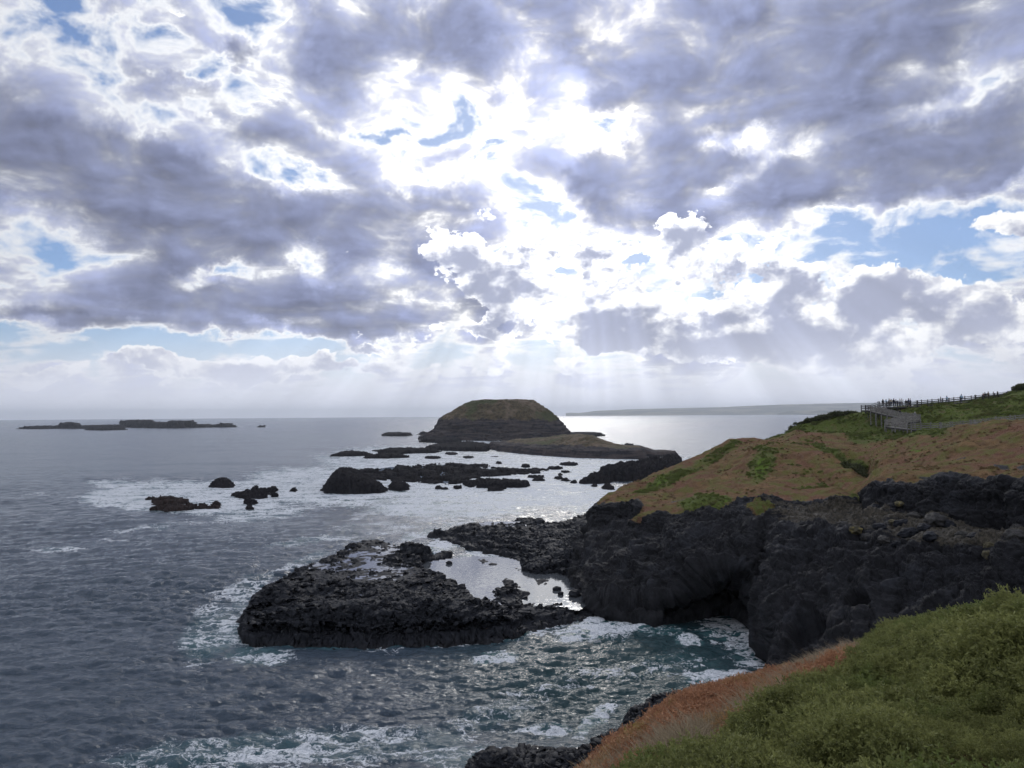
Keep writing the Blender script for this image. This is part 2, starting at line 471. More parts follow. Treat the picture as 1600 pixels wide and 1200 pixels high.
# ------------------------------------------------------------------ materials
def rock_material(name, a=(0.010, 0.0115, 0.016), b=(0.017, 0.019, 0.024), scale=1.0, bump=0.6, wet=0.0, rough=0.70, tint=None, spec=.16):
    m, t, bs = material(name)
    geo = t.node('ShaderNodeNewGeometry'); P = geo.outputs['Position']
    n1 = t.noise(P, 0.22 * scale, 6, 0.6); n2 = t.noise(P, 1.9 * scale, 5, 0.65); n3 = t.noise(P, 9.0 * scale, 4, 0.6)
    f = t.m('ADD', t.m('MULTIPLY', n1, 0.5), t.m('MULTIPLY', n2, 0.5))
    col = t.mix(t.mr(f, 0.38, 0.62), a, b)
    if tint:   # mineral or lichen staining
        col = t.mix(t.m('MULTIPLY', t.mr(t.noise(P, 0.5 * scale, 5, 0.6), 0.52, 0.68), tint[3]), col, tint[:3])
    z = t.node('ShaderNodeSeparateXYZ', {0: P}).outputs[2]
    low = t.mr(t.m('ADD', z, t.m('MULTIPLY', n2, 1.4)), 1.3, 0.4)      # the sea keeps the foot of the rock wet
    col = t.mix(t.m('MULTIPLY', low, 0.55), col, (0.014, 0.013, 0.013))
    t.put(bs.inputs['Base Color'], col)
    t.put(bs.inputs['Roughness'], t.m('SUBTRACT', rough, t.m('MULTIPLY', t.m('ADD', low, wet), 0.25)))
    bs.inputs['Specular IOR Level'].default_value = spec
    h = t.m('ADD', t.m('MULTIPLY', n2, 0.5), t.m('MULTIPLY', n3, 0.18))
    bp = t.node('ShaderNodeBump', {'Height': h, 'Strength': bump, 'Distance': 0.5 / scale})
    t.put(bs.inputs['Normal'], bp)
    return m

M_ROCK = rock_material('black_basalt', wet=0.25)
M_ROCK_FAR = rock_material('far_basalt', (0.010, 0.010, 0.013), (0.026, 0.024, 0.026), 0.3, 0.5, rough=.95, spec=.06)
M_ROCK_BROWN = rock_material('brown_reef_rock', (0.016, 0.012, 0.012), (0.045, 0.033, 0.031), 0.5, 0.5, rough=.9, spec=.1)

def headland_material():
    m, t, bs = material('headland_ground')
    P = t.node('ShaderNodeNewGeometry').outputs['Position']
    veg, green, dirt, lime, dark = [t.attr(k) for k in ('veg', 'green', 'dirt', 'lime', 'scrub')]
    n0 = t.noise(P, 0.10, 5, 0.6); n1 = t.noise(P, 0.55, 6, 0.65); n2 = t.noise(P, 3.2, 5, 0.7); n3 = t.noise(P, 12.0, 3, 0.6)
    fine = t.m('ADD', t.m('MULTIPLY', t.m('SUBTRACT', n1, 0.5), 0.9), t.m('MULTIPLY', t.m('SUBTRACT', n2, 0.5), 0.6))
    # basalt
    rock = t.mix(t.mr(t.m('ADD', t.m('MULTIPLY', n1, .6), t.m('MULTIPLY', n2, .4)), 0.38, 0.62), (0.007, 0.0075, 0.009), (0.020, 0.0205, 0.0245))
    rock = t.mix(t.mr(t.noise(P, 0.16, 6, .68), 0.52, 0.66, 0, .8), rock, t.mix(n2, (0.018, 0.020, 0.026), (0.050, 0.053, 0.062)))
    mp = t.node('ShaderNodeMapping', {0: P, 3: (0.35, 0.35, 2.2)})
    strata = t.noise(mp.outputs[0], 0.9, 4, 0.6)
    soil = t.mix(t.mr(n2, 0.35, 0.65), (0.026, 0.024, 0.020), (0.085, 0.074, 0.055))
    soil = t.mix(t.mr(t.noise(P, 1.3, 5, 0.7), 0.56, 0.66), soil, (0.016, 0.016, 0.019))
    dmask = t.mr(t.m('ADD', dirt, t.m('MULTIPLY', t.m('SUBTRACT', strata, 0.5), 1.6)), 0.42, 0.62)
    rock = t.mix(dmask, rock, soil)
    # dry brown and rusty mats, olive and green grass
    brown = t.mix(t.mr(n1, 0.35, 0.65), (0.120, 0.074, 0.040), (0.25, 0.158, 0.080))
    brown = t.mix(t.mr(n0, 0.42, 0.62), brown, t.mix(t.mr(n2, .3, .7), (0.125, 0.066, 0.044), (0.25, 0.135, 0.088)))
    brown = t.mix(t.mr(t.noise(P, 0.33, 4, .6, out='Fac'), 0.46, 0.60), brown, (0.155, 0.142, 0.050))
    grass = t.mix(t.mr(n2, 0.3, 0.7), (0.060, 0.090, 0.020), (0.150, 0.180, 0.050))
    grass = t.mix(t.mr(n1, 0.5, 0.66), grass, (0.15, 0.13, 0.06))
    gm = t.mr(t.m('ADD', green, fine), 0.40, 0.66)
    vegc = t.mix(gm, brown, grass)
    vegc = t.mix(t.mr(t.m('ADD', lime, t.m('MULTIPLY', fine, 0.6)), 0.35, 0.6), vegc, (0.12, 0.185, 0.028))
    vegc = t.mix(t.mr(t.m('ADD', dark, t.m('MULTIPLY', fine, 0.8)), 0.40, 0.62), vegc, t.mix(t.mr(n2, .3, .7), (0.030, 0.040, 0.014), (0.085, 0.095, 0.035)))
    vegc = t.mix(t.mr(n3, 0.30, 0.70, 0.0, 0.5), vegc, t.v('SCALE', vegc, 0.45))
    vm = t.mr(t.m('ADD', veg, t.m('MULTIPLY', fine, 0.9)), 0.42, 0.56)
    col = t.mix(vm, rock, vegc)
    t.put(bs.inputs['Base Color'], col)
    t.put(bs.inputs['Roughness'], t.m('ADD', 0.68, t.m('MULTIPLY', vm, 0.27)))
    t.put(bs.inputs['Specular IOR Level'], t.m('SUBTRACT', 0.20, t.m('MULTIPLY', vm, 0.14)))
    h = t.m('ADD', t.m('MULTIPLY', n2, 0.45), t.m('ADD', t.m('MULTIPLY', n3, 0.2), t.m('MULTIPLY', strata, 0.35)))
    t.put(bs.inputs['Normal'], t.node('ShaderNodeBump', {'Height': h, 'Strength': 0.65, 'Distance': 0.55}))
    return m

M_HEAD = headland_material()

def island_material():
    m, t, bs = material('island_ground')
    P = t.node('ShaderNodeNewGeometry').outputs['Position']
    veg = t.attr('veg')
    n1 = t.noise(P, 0.06, 6, 0.65); n2 = t.noise(P, 0.35, 5, 0.7)
    rock = t.mix(t.mr(t.noise(t.node('ShaderNodeMapping', {0: P, 3: (0.12, 0.12, 1.3)}).outputs[0], 0.45, 5, .65), 0.4, 0.6), (0.022, 0.021, 0.026), (0.070, 0.058, 0.055))
    g = t.mix(t.mr(n2, .35, .65), (0.050, 0.043, 0.024), (0.115, 0.088, 0.050))
    g = t.mix(t.mr(n1, 0.46, 0.60), g, (0.16, 0.122, 0.085))
    g = t.mix(t.mr(t.noise(P, .03, 5, .6), 0.52, 0.62, 0, .8), g, (0.055, 0.07, 0.025))
    vm = t.mr(t.m('ADD', veg, t.m('MULTIPLY', t.m('SUBTRACT', t.m('ADD', n1, n2), 1.0), 1.1)), 0.40, 0.60)
    t.put(bs.inputs['Base Color'], t.mix(vm, rock, g))
    bs.inputs['Roughness'].default_value = 0.85; bs.inputs['Specular IOR Level'].default_value = 0.2
    t.put(bs.inputs['Normal'], t.node('ShaderNodeBump', {'Height': n2, 'Strength': 0.6, 'Distance': 2.5}))
    return m
M_ISLAND = island_material()

def coast_material():
    m, t, bs = material('coast_farmland')
    P = t.node('ShaderNodeNewGeometry').outputs['Position']
    f = t.mr(t.noise(t.node('ShaderNodeMapping', {0: P, 3: (1, 1, 9)}).outputs[0], 0.0022, 5, 0.6), .42, .6)
    t.put(bs.inputs['Base Color'], t.mix(f, (0.08, 0.09, 0.06), (0.26, 0.24, 0.17)))
    bs.inputs['Roughness'].default_value = 0.9
    return m
M_COAST = coast_material()

def sea_material():
    m, t, bs = material('sea_water')
    P = t.node('ShaderNodeNewGeometry').outputs['Position']
    foam, teal, calm = t.attr('foam'), t.attr('teal'), t.attr('far')
    # capillary detail, stretched along the wind
    mp = t.node('ShaderNodeMapping', {0: P, 2: (0, 0, math.radians(14)), 3: (0.62, 1.35, 1)}).outputs[0]
    n1 = t.noise(mp, 1.25, 6, 0.62, 0.4)
    n2 = t.noise(mp, 0.16, 5, 0.6, 0.3)
    n3 = t.noise(mp, 0.03, 5, 0.6)
    h = t.m('ADD', t.m('MULTIPLY', n1, t.m('ADD', 0.42, t.m('MULTIPLY', teal, .05))), t.m('MULTIPLY', t.m('MULTIPLY', n2, calm), 1.9))
    bp = t.node('ShaderNodeBump', {'Height': h, 'Strength': 0.85, 'Distance': 1.0})
    deep = t.mix(teal, (0.038, 0.060, 0.086), (0.018, 0.052, 0.058))
    deep = t.mix(t.mr(t.m('ADD', foam, n3), 0.75, 1.3, 0, .55), deep, (0.05, 0.15, 0.16))
    # lacy foam: threads where two warped ridges meet, solid where the water is broken
    Pw = t.v('MULTIPLY', P, (0.62, 1.2, 1.0))       # drawn out across the wind
    w = t.v('ADD', Pw, t.v('SCALE', t.v('SUBTRACT', t.noise(P, 0.35, 4, 0.6, out='Color'), (.5, .5, .5)), 5.0))
    r1 = t.m('ABSOLUTE', t.m('SUBTRACT', t.noise(w, 0.42, 4, 0.55), 0.5))
    r2 = t.m('ABSOLUTE', t.m('SUBTRACT', t.noise(w, 1.1, 4, 0.6), 0.5))
    lace = t.m('SUBTRACT', 0.62, t.m('ADD', t.m('MULTIPLY', r1, 6.0), t.m('MULTIPLY', r2, 4.0)))
    patch = t.m('MULTIPLY', t.m('SUBTRACT', t.noise(w, 0.13, 6, 0.65), 0.5), 3.4)
    fm = t.m('ADD', foam, t.m('MULTIPLY', t.m('ADD', lace, patch), t.mr(foam, 0.0, 0.12, 0.0, 0.74)))
    fmask = t.mr(fm, 0.50, 0.86)
    grain = t.noise(P, 5.0, 4, 0.7)
    fcol = t.mix(t.mr(grain, .35, .65), (0.50, 0.54, 0.58), (0.84, 0.86, 0.88))
    fmask = t.m('MULTIPLY', fmask, t.mr(grain, 0.25, 0.5, 0.55, 1.0))
    t.put(bs.inputs['Base Color'], t.mix(fmask, deep, fcol))
    t.put(bs.inputs['Roughness'], t.m('ADD', 0.10, t.m('ADD', t.m('MULTIPLY', calm, 0.10), t.m('MULTIPLY', fmask, 0.6))))
    bs.inputs['IOR'].default_value = 1.333
    t.put(bs.inputs['Normal'], bp)
    return m
M_SEA = sea_material()

def pool_material(name, ior):
    m, t, bs = material(name)
    P = t.node('ShaderNodeNewGeometry').outputs['Position']
    bs.inputs['Base Color'].default_value = (0.10, 0.11, 0.12, 1)
    bs.inputs['Roughness'].default_value = 0.03
    bs.inputs['IOR'].default_value = ior
    t.put(bs.inputs['Normal'], t.node('ShaderNodeBump', {'Height': t.noise(P, 1.2, 3, .5), 'Strength': 0.06, 'Distance': 0.3}))
    return m
M_POOL = pool_material('still_pool_water', 1.85)
M_PUDDLE = pool_material('puddle_water', 2.3)
M_PUDDLE.node_tree.nodes['Principled BSDF'].inputs['Base Color'].default_value = (0.13, 0.14, 0.155, 1)

def plain(name, c, rough=0.8, var=0.25, scale=6.0, spec=0.3, bump=0.0):
    m, t, bs = material(name)
    P = t.node('ShaderNodeNewGeometry').outputs['Position']
    n = t.noise(P, scale, 4, .6)
    t.put(bs.inputs['Base Color'], t.mix(t.mr(n, .35, .65), tuple(q * (1 - var) for q in c), tuple(q * (1 + var) for q in c)))
    bs.inputs['Roughness'].default_value = rough; bs.inputs['Specular IOR Level'].default_value = spec
    if bump: t.put(bs.inputs['Normal'], t.node('ShaderNodeBump', {'Height': n, 'Strength': bump, 'Distance': 0.05}))
    return m
# ------------------------------------------------------------------ shore outlines, read off the waterline
def ip(pts):
    """image waterline points (px, py[, level]) -> ground plan"""
    return np.array([at_z(p[0], p[1], p[2] if len(p) > 2 else 0.0)[:2] for p in pts])

SHELF = ip([(380,1003),(408,1008),(435,1009),(490,1012),(547,1011),(600,1012),(660,1007),(720,1005),(772,1001),(810,993),(847,984),(880,976),(904,969),(925,960),(945,955),
            (960,940,.8),(935,925,1.0),(919,919,1.0),(910,932,1),(896,945,1.0),(870,938,1),(847,943,1.0),(822,925,1),(812,915,1.0),(790,911,1.0),(776,920,1.0),(769,945,1.0),(760,948,1),(746,943,1.0),(720,922,1.0),(697,907,1.0),(675,899,1),(660,896,1.0),(655,881,1.0),
            (694,868,1.0),(699,856,2),(645,853,3),(622,846,3.2),(604,840,3.5),(585,837,3.5),(555,842,3.5),(525,853,3.2),(487,874,3),(454,881,3),(427,900,3),(409,911,2.6),(395,926,2),(384,947,1)])
LAVA = ip([(735,857,.3),(709,847,.3),(690,841,.5),(668,829,1.5),(675,822,2),(690,814,3),(712,808,3),(739,806,3),(765,802,3.5),(791,799,4),(800,790,5),(821,786,5.5),(842,791,5),(857,801,4),(868,812,3),(884,808,4),(904,800,5),
           (930,797,6),(990,790,7),(1040,860,6),(1020,930,3),(960,945,1.5),(938,925,1),(919,915,1),(895,902,1),(870,897,1),(845,903,1),(825,905,1.0),(808,893,1),(800,884,1),(806,874,.5),(795,866,.5),(772,864,.3)])
NEARROCK = ip([(720,1222),(734,1200),(747,1172),(762,1162,1),(787,1149,1.5),(812,1150,1.5),(840,1147,1.5),(869,1152,1.5),(912,1147,1.5),(937,1133,1.5),(972,1122,1.5),(987,1110,2),(1006,1107,2),(1022,1094,2.5),(1053,1083,3),
               (1100,1090,2),(1150,1130),(1100,1230),(1000,1290),(760,1290)])
MAINSHORE = ip([(925,958),(960,963),(1000,966),(1050,970),(1110,968),(1170,978),(1203,985),(1210,1010),(1206,1037),(1180,1060),(1130,1100),(1060,1085)])

def shape_patch(px0, px1, py0, py1, dx, dy):
    gx = np.arange(px0, px1 + dx, dx); gy = np.arange(py1, py0 - dy, -dy)
    X, Y = np.meshgrid(gx, gy)
    P = at_z(X, Y, 0.0)
    return X, Y, P[..., 0], P[..., 1]

def rock_height(x, y, s, top, foot=1.2, lump=1.0, rough=0.35, seed=0):
    """height over a plan: cliffy edge of width `foot`, packed lumps and fractal relief on top"""
    P = P2(x, y)
    edge = s + 0.9 * lump * fbm(P * (0.35 / lump), 4, .55, seed) * 2.0
    prof = sst(-0.15 * foot, foot, edge)
    tier = .50 * sst(-.15 * foot, .6 * foot, edge) + .28 * sst(1.0 * foot, 2.0 * foot, edge + 1.2 * noise(P * .3, seed + 50)) + .22 * sst(2.4 * foot, 4.6 * foot, edge + 1.5 * noise(P * .22, seed + 51))
    h = -1.3 + (top + 1.3) * tier
    amp = sst(-0.5, 1.0, edge)
    mod = np.clip(.5 + 2.6 * fbm(P * (.13 / lump), 3, .5, seed + 40), 0, 1.3)        # coarse blocks here, small rubble there
    h = h + amp * rough * (lumps(P, 2.1 * lump, seed + 3) - 0.35) * 1.9 * mod
    h = h + amp * rough * (lumps(P, 1.0 * lump, seed + 5) - 0.35) * 0.8 * (1.2 - .8 * mod)
    h = h + amp * rough * 0.5 * (lumps(P, 0.5 * lump, seed + 9) - 0.35) * np.clip(.5 + 2.5 * fbm(P * (.2 / lump), 3, .5, seed + 44), 0, 1.4)
    crack = np.abs(fbm(P * (.16 / lump), 4, .6, seed + 60)); h = h - amp * rough * 2.2 * sst(.035, 0, crack)       # joints
    h = h + amp * rough * 3.2 * fbm(P * (0.20 / lump), 5, .52, seed + 20)
    return h

def undercut(P, x0, amt=0.9, z0=1.25, w=0.8):
    """the swell has eaten a notch into the seaward foot"""
    n = np.exp(-((P[..., 2] - z0) / w) ** 2)
    P[..., 1] += n * amt * (0.6 + 0.8 * fbm(P * 0.35, 3, .5, 77))
    return P

def crag(P, amp, size, seed=0):
    """break up the steep faces, where a height field alone would be drawn out smooth"""
    N = normals(P); N *= np.sign(N[..., 2:3] + 1e-9)
    steep = sst(.85, .45, N[..., 2])
    q = P * np.array([1, 1, 1.7])
    d = .9 * (lumps(q, 1.9 * size, seed) - .35) + .5 * (lumps(q, .8 * size, seed + 4) - .35) + 1.1 * fbm(q / (2.5 * size), 5, .6, seed + 8, ridged=True)
    P += N * (steep * amp * d)[..., None]
    return P

def roughen(P, amp, size, seed=0):
    for k in range(3):
        P[..., k] += amp * fbm(P / size, 4, .55, seed + 31 * k) * (1.0 if k < 2 else 0.6)
    return P

# --- the broad black shelf lying in the middle of the picture, and the lava tongue behind its pool
def build_shelf():
    X, Y, x, y = shape_patch(352, 985, 822, 1026, 0.75, 0.46)
    s = sdf(x, y, SHELF)
    cx, cy = at_z(620, 905, 3.2)[:2]
    # surface level: highest along the back and the left, sinking to the sill beside the pool
    rim = ell(X, Y, 850, 940, 130, 60)
    swell = 1.5 * fbm(P2(x, y, .085), 3, .5, 27)
    top = 3.15 + 0.4 * sst(120, 150, y) - 1.75 * sst(735, 830, X + (Y - 900) * .1) - 0.5 * sst(640, 740, X) * sst(930, 900, Y) + swell * sst(930, 960, Y)
    P0 = P2(x, y)
    h = rock_height(x, y, s, top, 1.1, 1.0, 0.27, 3)
    h = np.where(rim > 0, h * (1 - .3 * sst(0, .5, rim)) + 1.5 * .3 * sst(0, .5, rim), h)
    knob = ell(X, Y, 648, 880, 26, 34)
    h += 1.0 * sst(0, .7, knob)
    wet = np.clip(ell(X, Y, 545, 893, 170, 52, -6) * 2.2, 0, 1)      # the hollowed part that holds puddles
    flat_ = 3.15 + 0.4 * sst(120, 150, y) - 0.5 * sst(640, 740, X) - .25
    h = h + (flat_ + (h - flat_ - .1) * .38 - h) * sst(0, .6, wet) * sst(3, 7, s)
    P = np.stack([x, y, h], -1)
    undercut(P, 0, 1.0, 1.2, .75)
    crag(P, .8, 1.0, 33)
    roughen(P, 0.20, 1.1, 5)
    global puddle_level
    zone = (ell(X, Y, 545, 893, 150, 42, -6) > .1) & (s > 6)
    rel = h - (3.15 + 0.4 * sst(120, 150, y) - .5 * sst(640, 740, X))
    puddle_level = float(np.quantile(rel[zone], .54))
    keep = P[..., 2] > -0.9
    me = grid_mesh('rock_shelf', P, keep & (s > -4))
    o = link('rock_shelf', me, M_ROCK)
    tag(o, 'broad flat black lava shelf with rain puddles, in the sea left of the pool', 'rock shelf')
    # puddles lie level in its hollows
    X, Y, x, y = shape_patch(392, 740, 850, 968, 3, 2)
    s = sdf(x, y, SHELF)
    lvl = 3.15 + 0.4 * sst(120, 150, y) + puddle_level
    P = np.stack([x, y, lvl - 0.5 * sst(640, 740, X)], -1)
    me = grid_mesh('puddle', P, (s > 4.5) & (ell(X, Y, 560, 900, 190, 66, -6) > 0))
    tag(link('puddle_water', me, M_PUDDLE), 'thin sheets of rainwater shining in the hollows of the flat black shelf', 'puddles', kind='stuff')

def build_lava():
    X, Y, x, y = shape_patch(650, 1050, 772, 972, 0.75, 0.46)
    s = sdf(x, y, LAVA)
    top = 1.9 + 2.2 * sst(690, 760, X) * sst(835, 812, Y) + 1.4 * sst(800, 880, X) + 3.4 * sst(860, 960, X)
    h = rock_height(x, y, s, top, 1.6, 1.2, 0.42, 41)
    h += 2.0 * sst(0, .75, ell(X, Y, 824, 800, 40, 20)) + 0.8 * sst(0, .8, ell(X, Y, 905, 812, 30, 14))
    wet = np.clip(ell(X, Y, 800, 832, 60, 15) * 2.5, 0, 1)
    h -= wet * 0.55
    P = np.stack([x, y, h], -1)
    undercut(P, 0, 0.8, .9, .6)
    crag(P, .75, 1.1, 35)
    roughen(P, 0.35, 1.3, 15)
    zone = (ell(X, Y, 800, 832, 60, 15) > .1) & (s > 4)
    lvl = float(np.quantile(h[zone], .50))
    me = grid_mesh('lava_tongue', P, (P[..., 2] > -0.9) & (s > -5))
    tag(link('lava_tongue', me, M_ROCK), 'lumpy black lava tongue running from the headland foot to behind the still pool', 'rock shelf')
    X, Y, x, y = shape_patch(745, 862, 816, 850, 3, 2)
    me = grid_mesh('puddle', np.stack([x, y, np.full_like(x, lvl)], -1), (sdf(x, y, LAVA) > 4))
    tag(link('puddle_water', me, M_PUDDLE), 'small bright puddles on the lava tongue behind the pool', 'puddles', kind='stuff')

def build_pools():
    # floor of the basin with loose stones, then the still water over it
    X, Y, x, y = shape_patch(640, 945, 852, 965, 2.0, 1.2)
    h = 0.12 + 0.7 * fbm(P2(x, y, 0.25), 4, .5, 8) + 0.35 * lumps(P2(x, y), 2.0, 91) - .1
    h += .9 * sst(0, .9, ell(X, Y, 793, 925, 22, 22)) + .9 * sst(0, .8, ell(X, Y, 848, 921, 22, 12)) + .7 * sst(0, .6, ell(X, Y, 762, 888, 30, 5, -14)) + .6 * sst(0, .6, ell(X, Y, 808, 899, 14, 5))
    h += .8 * sst(0, .6, ell(X, Y, 815, 938, 22, 10))
    h += .5 * (lumps(P2(x, y), 1.1, 95) - .4) * sst(.6, 1.2, h)
    me = grid_mesh('basin_floor', np.stack([x, y, h], -1), (h > -9) & (sdf(x, y, ip([(650,884,.5),(690,880,.5),(760,876,.5),(812,880,.5),(830,892,1),(930,893,1),(950,925,1),(935,952,1),(760,958,1),(650,905,1)])) > 0))
    tag(link('pool_bed', me, M_ROCK), kind='structure')
    poly = ip([(655,884,1),(668,879,1),(700,874,1),(740,870,1),(790,872,1),(815,878,1),(830,898,1),(860,892,1),(900,898,1),(930,912,1),(934,930,1),(905,953,1),(860,950,1),(760,955,1),(700,914,1),(658,902,1)])
    X, Y, x, y = shape_patch(640, 945, 862, 970, 2.0, 1.5)
    me = grid_mesh('rock_pool', np.stack([x, y, np.full_like(x, 1.0)], -1), sdf(x, y, poly) > 0)
    o = link('pool_water', me, M_POOL); tag(o, kind='structure')
    # loose dark stones standing in the pool
    k = 0
    for (px, py, r, lab) in [(870, 922, .55, 'small round black stone standing alone in the bright right end of the pool'), (706, 916, .7, 'small black stone at the left edge of the still pool'),
                             (699, 910, .5, 'tiny black stone on the rim left of the still pool'), (876, 929, .45, 'flat black stone just below the round one in the pool'),
                             (898, 931, .9, 'long low black rock at the near right corner of the pool'), (702, 881, .5, 'low wet stone breaking the pool near its far left end')]:
        c = at_z(px, py, 1.0)
        tag(link('pool_stone', boulder_mesh(r, 100 + k, flat=.75), M_ROCK), lab, 'stone', 'stones in the rock pool').location = (c[0], c[1], 1.0 + r * .3)
        k += 1

_ico = {}
def ico(sub):
    if sub in _ico: return _ico[sub]
    import bmesh
    bm = bmesh.new(); bmesh.ops.create_icosphere(bm, subdivisions=sub, radius=1)
    V = np.array([v.co[:] for v in bm.verts]); F = [[v.index for v in f.verts] for f in bm.faces]
    bm.free(); _ico[sub] = (V, F); return _ico[sub]

def boulder_mesh(r, seed, flat=.8, sub=4, sharp=.35):
    V, F = ico(sub)
    d = V * 1.3 + seed * 3.7
    d1, d2 = worley(d * 1.3, seed)
    q = 1 + sharp * (d1 - .6) + .22 * fbm(d * 1.5, 4, .55, seed)
    P = V * q[:, None] * r
    rs = np.random.default_rng(seed)
    P = P * np.array([1 + .35 * rs.random(), 1, flat])
    a = rs.random() * 6.28; c, s = math.cos(a), math.sin(a)
    P = np.stack([P[:, 0] * c - P[:, 1] * s, P[:, 0] * s + P[:, 1] * c, P[:, 2]], -1)
    return mesh_from('stone', P, F, smooth=True)

def build_nearrock():
    X, Y, x, y = shape_patch(700, 1170, 1066, 1300, 0.8, 0.6)
    s = sdf(x, y, NEARROCK)
    top = 1.5 + 1.4 * sst(900, 1040, X) + 2.0 * sst(950, 1120, X) * sst(1080, 1180, Y)
    h = rock_height(x, y, s, top, 1.0, .75, 0.36, 61)
    h -= .5 * np.clip(ell(X, Y, 890, 1190, 55, 40) * 2, 0, 1)
    P = crag(np.stack([x, y, h], -1), .6, .8, 37)
    P = roughen(P, .22, .9, 25)
    zone = (ell(X, Y, 890, 1190, 45, 30) > 0) & (s > .5)
    lvl = float(np.quantile(h[zone], .45))
    me = grid_mesh('near_rock', P, (P[..., 2] > -0.9) & (s > -4))
    tag(link('shore_rock', me, M_ROCK), 'knobbly black shore rock at the bottom edge, below the rusty slope, holding a puddle', 'shore rock')
    X, Y, x, y = shape_patch(805, 960, 1150, 1240, 3, 3)
    me = grid_mesh('puddle', np.stack([x, y, np.full_like(x, lvl)], -1), sdf(x, y, NEARROCK) > 1)
    tag(link('puddle_water', me, M_PUDDLE), 'grey puddle on the black shore rock at the bottom edge', 'puddles', kind='stuff')

# ------------------------------------------------------------------ the headland: one sheet swept through its key lines
# columns: image column -> key points (image row, range) from the foot of the cliff up to the crest, then behind
HEADCOLS = {
 # foot      arch/inside   lip of face    cliff top   terrace back  grass lip   grass       grass      crest
 885: [(898,133),(896,133.5),(892,134.5),(882,137),(862,142),(845,150),(832,157),(818,165),(805,172)],
 925: [(925,118),(922,118.5),(916,119.5),(905,122),(868,132),(845,142),(838,148),(830,152),(822,154)],
 934: [(950,109),(945,110),(938,110.5),(900,120),(832,141),(793,145),(791,147),(790,149),(789,151)],
 960: [(960,107),(948,112),(940,108),(890,118),(828,137),(790,141),(784,148),(777,155),(770,163)],
 1000:[(965,105),(955,113),(940,106),(878,115),(826,132),(790,138),(780,146),(768,158),(752,172)],
 1020:[(967,104),(957,113),(938,105),(866,113.5),(832,122),(814,126),(788,140),(766,156),(743,175)],
 1060:[(966,107),(945,118),(930,104),(856,112),(828,120),(812,124),(785,138),(755,158),(728,180)],
 1100:[(955,111),(918,122),(892,103),(846,111),(822,118),(808,124),(775,140),(740,163),(708,188)],
 1140:[(950,113),(905,124),(880,102.5),(840,110),(818,117),(800,124),(768,141),(730,166),(690,195)],
 1175:[(958,110),(915,118),(893,101.5),(836,109),(814,116),(790,123),(764,142),(722,168),(690,194)],
 1200:[(985,99.5),(975,100.5),(955,98.5),(835,108),(812,115),(788,122),(762,142),(720,168),(693,191)],
 1212:[(1020,88.5),(1012,88.8),(985,89.5),(836,106.5),(812,114.5),(788,121),(762,142),(720,168),(694,190)],
 1225:[(1040,85),(1030,85.5),(968,90),(838,105.5),(813,114),(788,120),(762,141),(720,168),(696,188)],
 1260:[(1050,83),(1040,83.5),(962,90),(842,103),(815,113),(789,119),(763,139),(724,165),(704,180)],
 1300:[(1060,81),(1050,81.5),(960,88.5),(845,101),(818,112),(791,118),(765,135),(735,155),(716,168)],
 1345:[(1070,79),(1060,79.5),(960,87.5),(850,99),(818,110),(792,117),(770,128),(742,148),(706,176)],
 1358:[(1073,78.5),(1063,79),(958,87),(852,98),(818,109),(795,116),(768,124),(738,150),(704,176)],
 1367:[(1073,78.5),(1063,79),(958,87),(852,98),(802,112.5),(760,117.0),(750,122),(728,145),(702,176)],
 1398:[(1078,77.5),(1068,78),(956,85.5),(855,97),(806,111.5),(758,116),(748,121),(718,148),(692,178)],
 1403:[(1080,77),(1070,77.5),(955,86),(855,96.5),(820,108),(764,113),(748,122),(715,150),(690,178)],
 1450:[(1085,76.5),(1075,77),(955,85),(860,94),(824,106),(760,110),(744,118),(706,147),(680,172)],
 1500:[(1090,76),(1080,76.5),(955,84),(863,92),(828,102.5),(751,106.5),(740,115),(700,142),(668,165)],
 1550:[(1095,75.5),(1085,76),(955,83),(868,90),(834,99),(763,102.5),(746,110),(700,138),(659.5,160)],
 1600:[(1100,75),(1090,75.5),(955,82),(872,88),(840,96),(762,99.5),(742,107),(695,134),(655,157)],
 1750:[(1120,72),(1110,72.5),(960,79),(880,84),(846,92),(760,96),(736,104),(690,130),(643,152)],
 1950:[(1120,72),(1110,72.5),(965,78),(885,83),(850,90),(760,94),(736,102),(685,126),(630,148)],
}
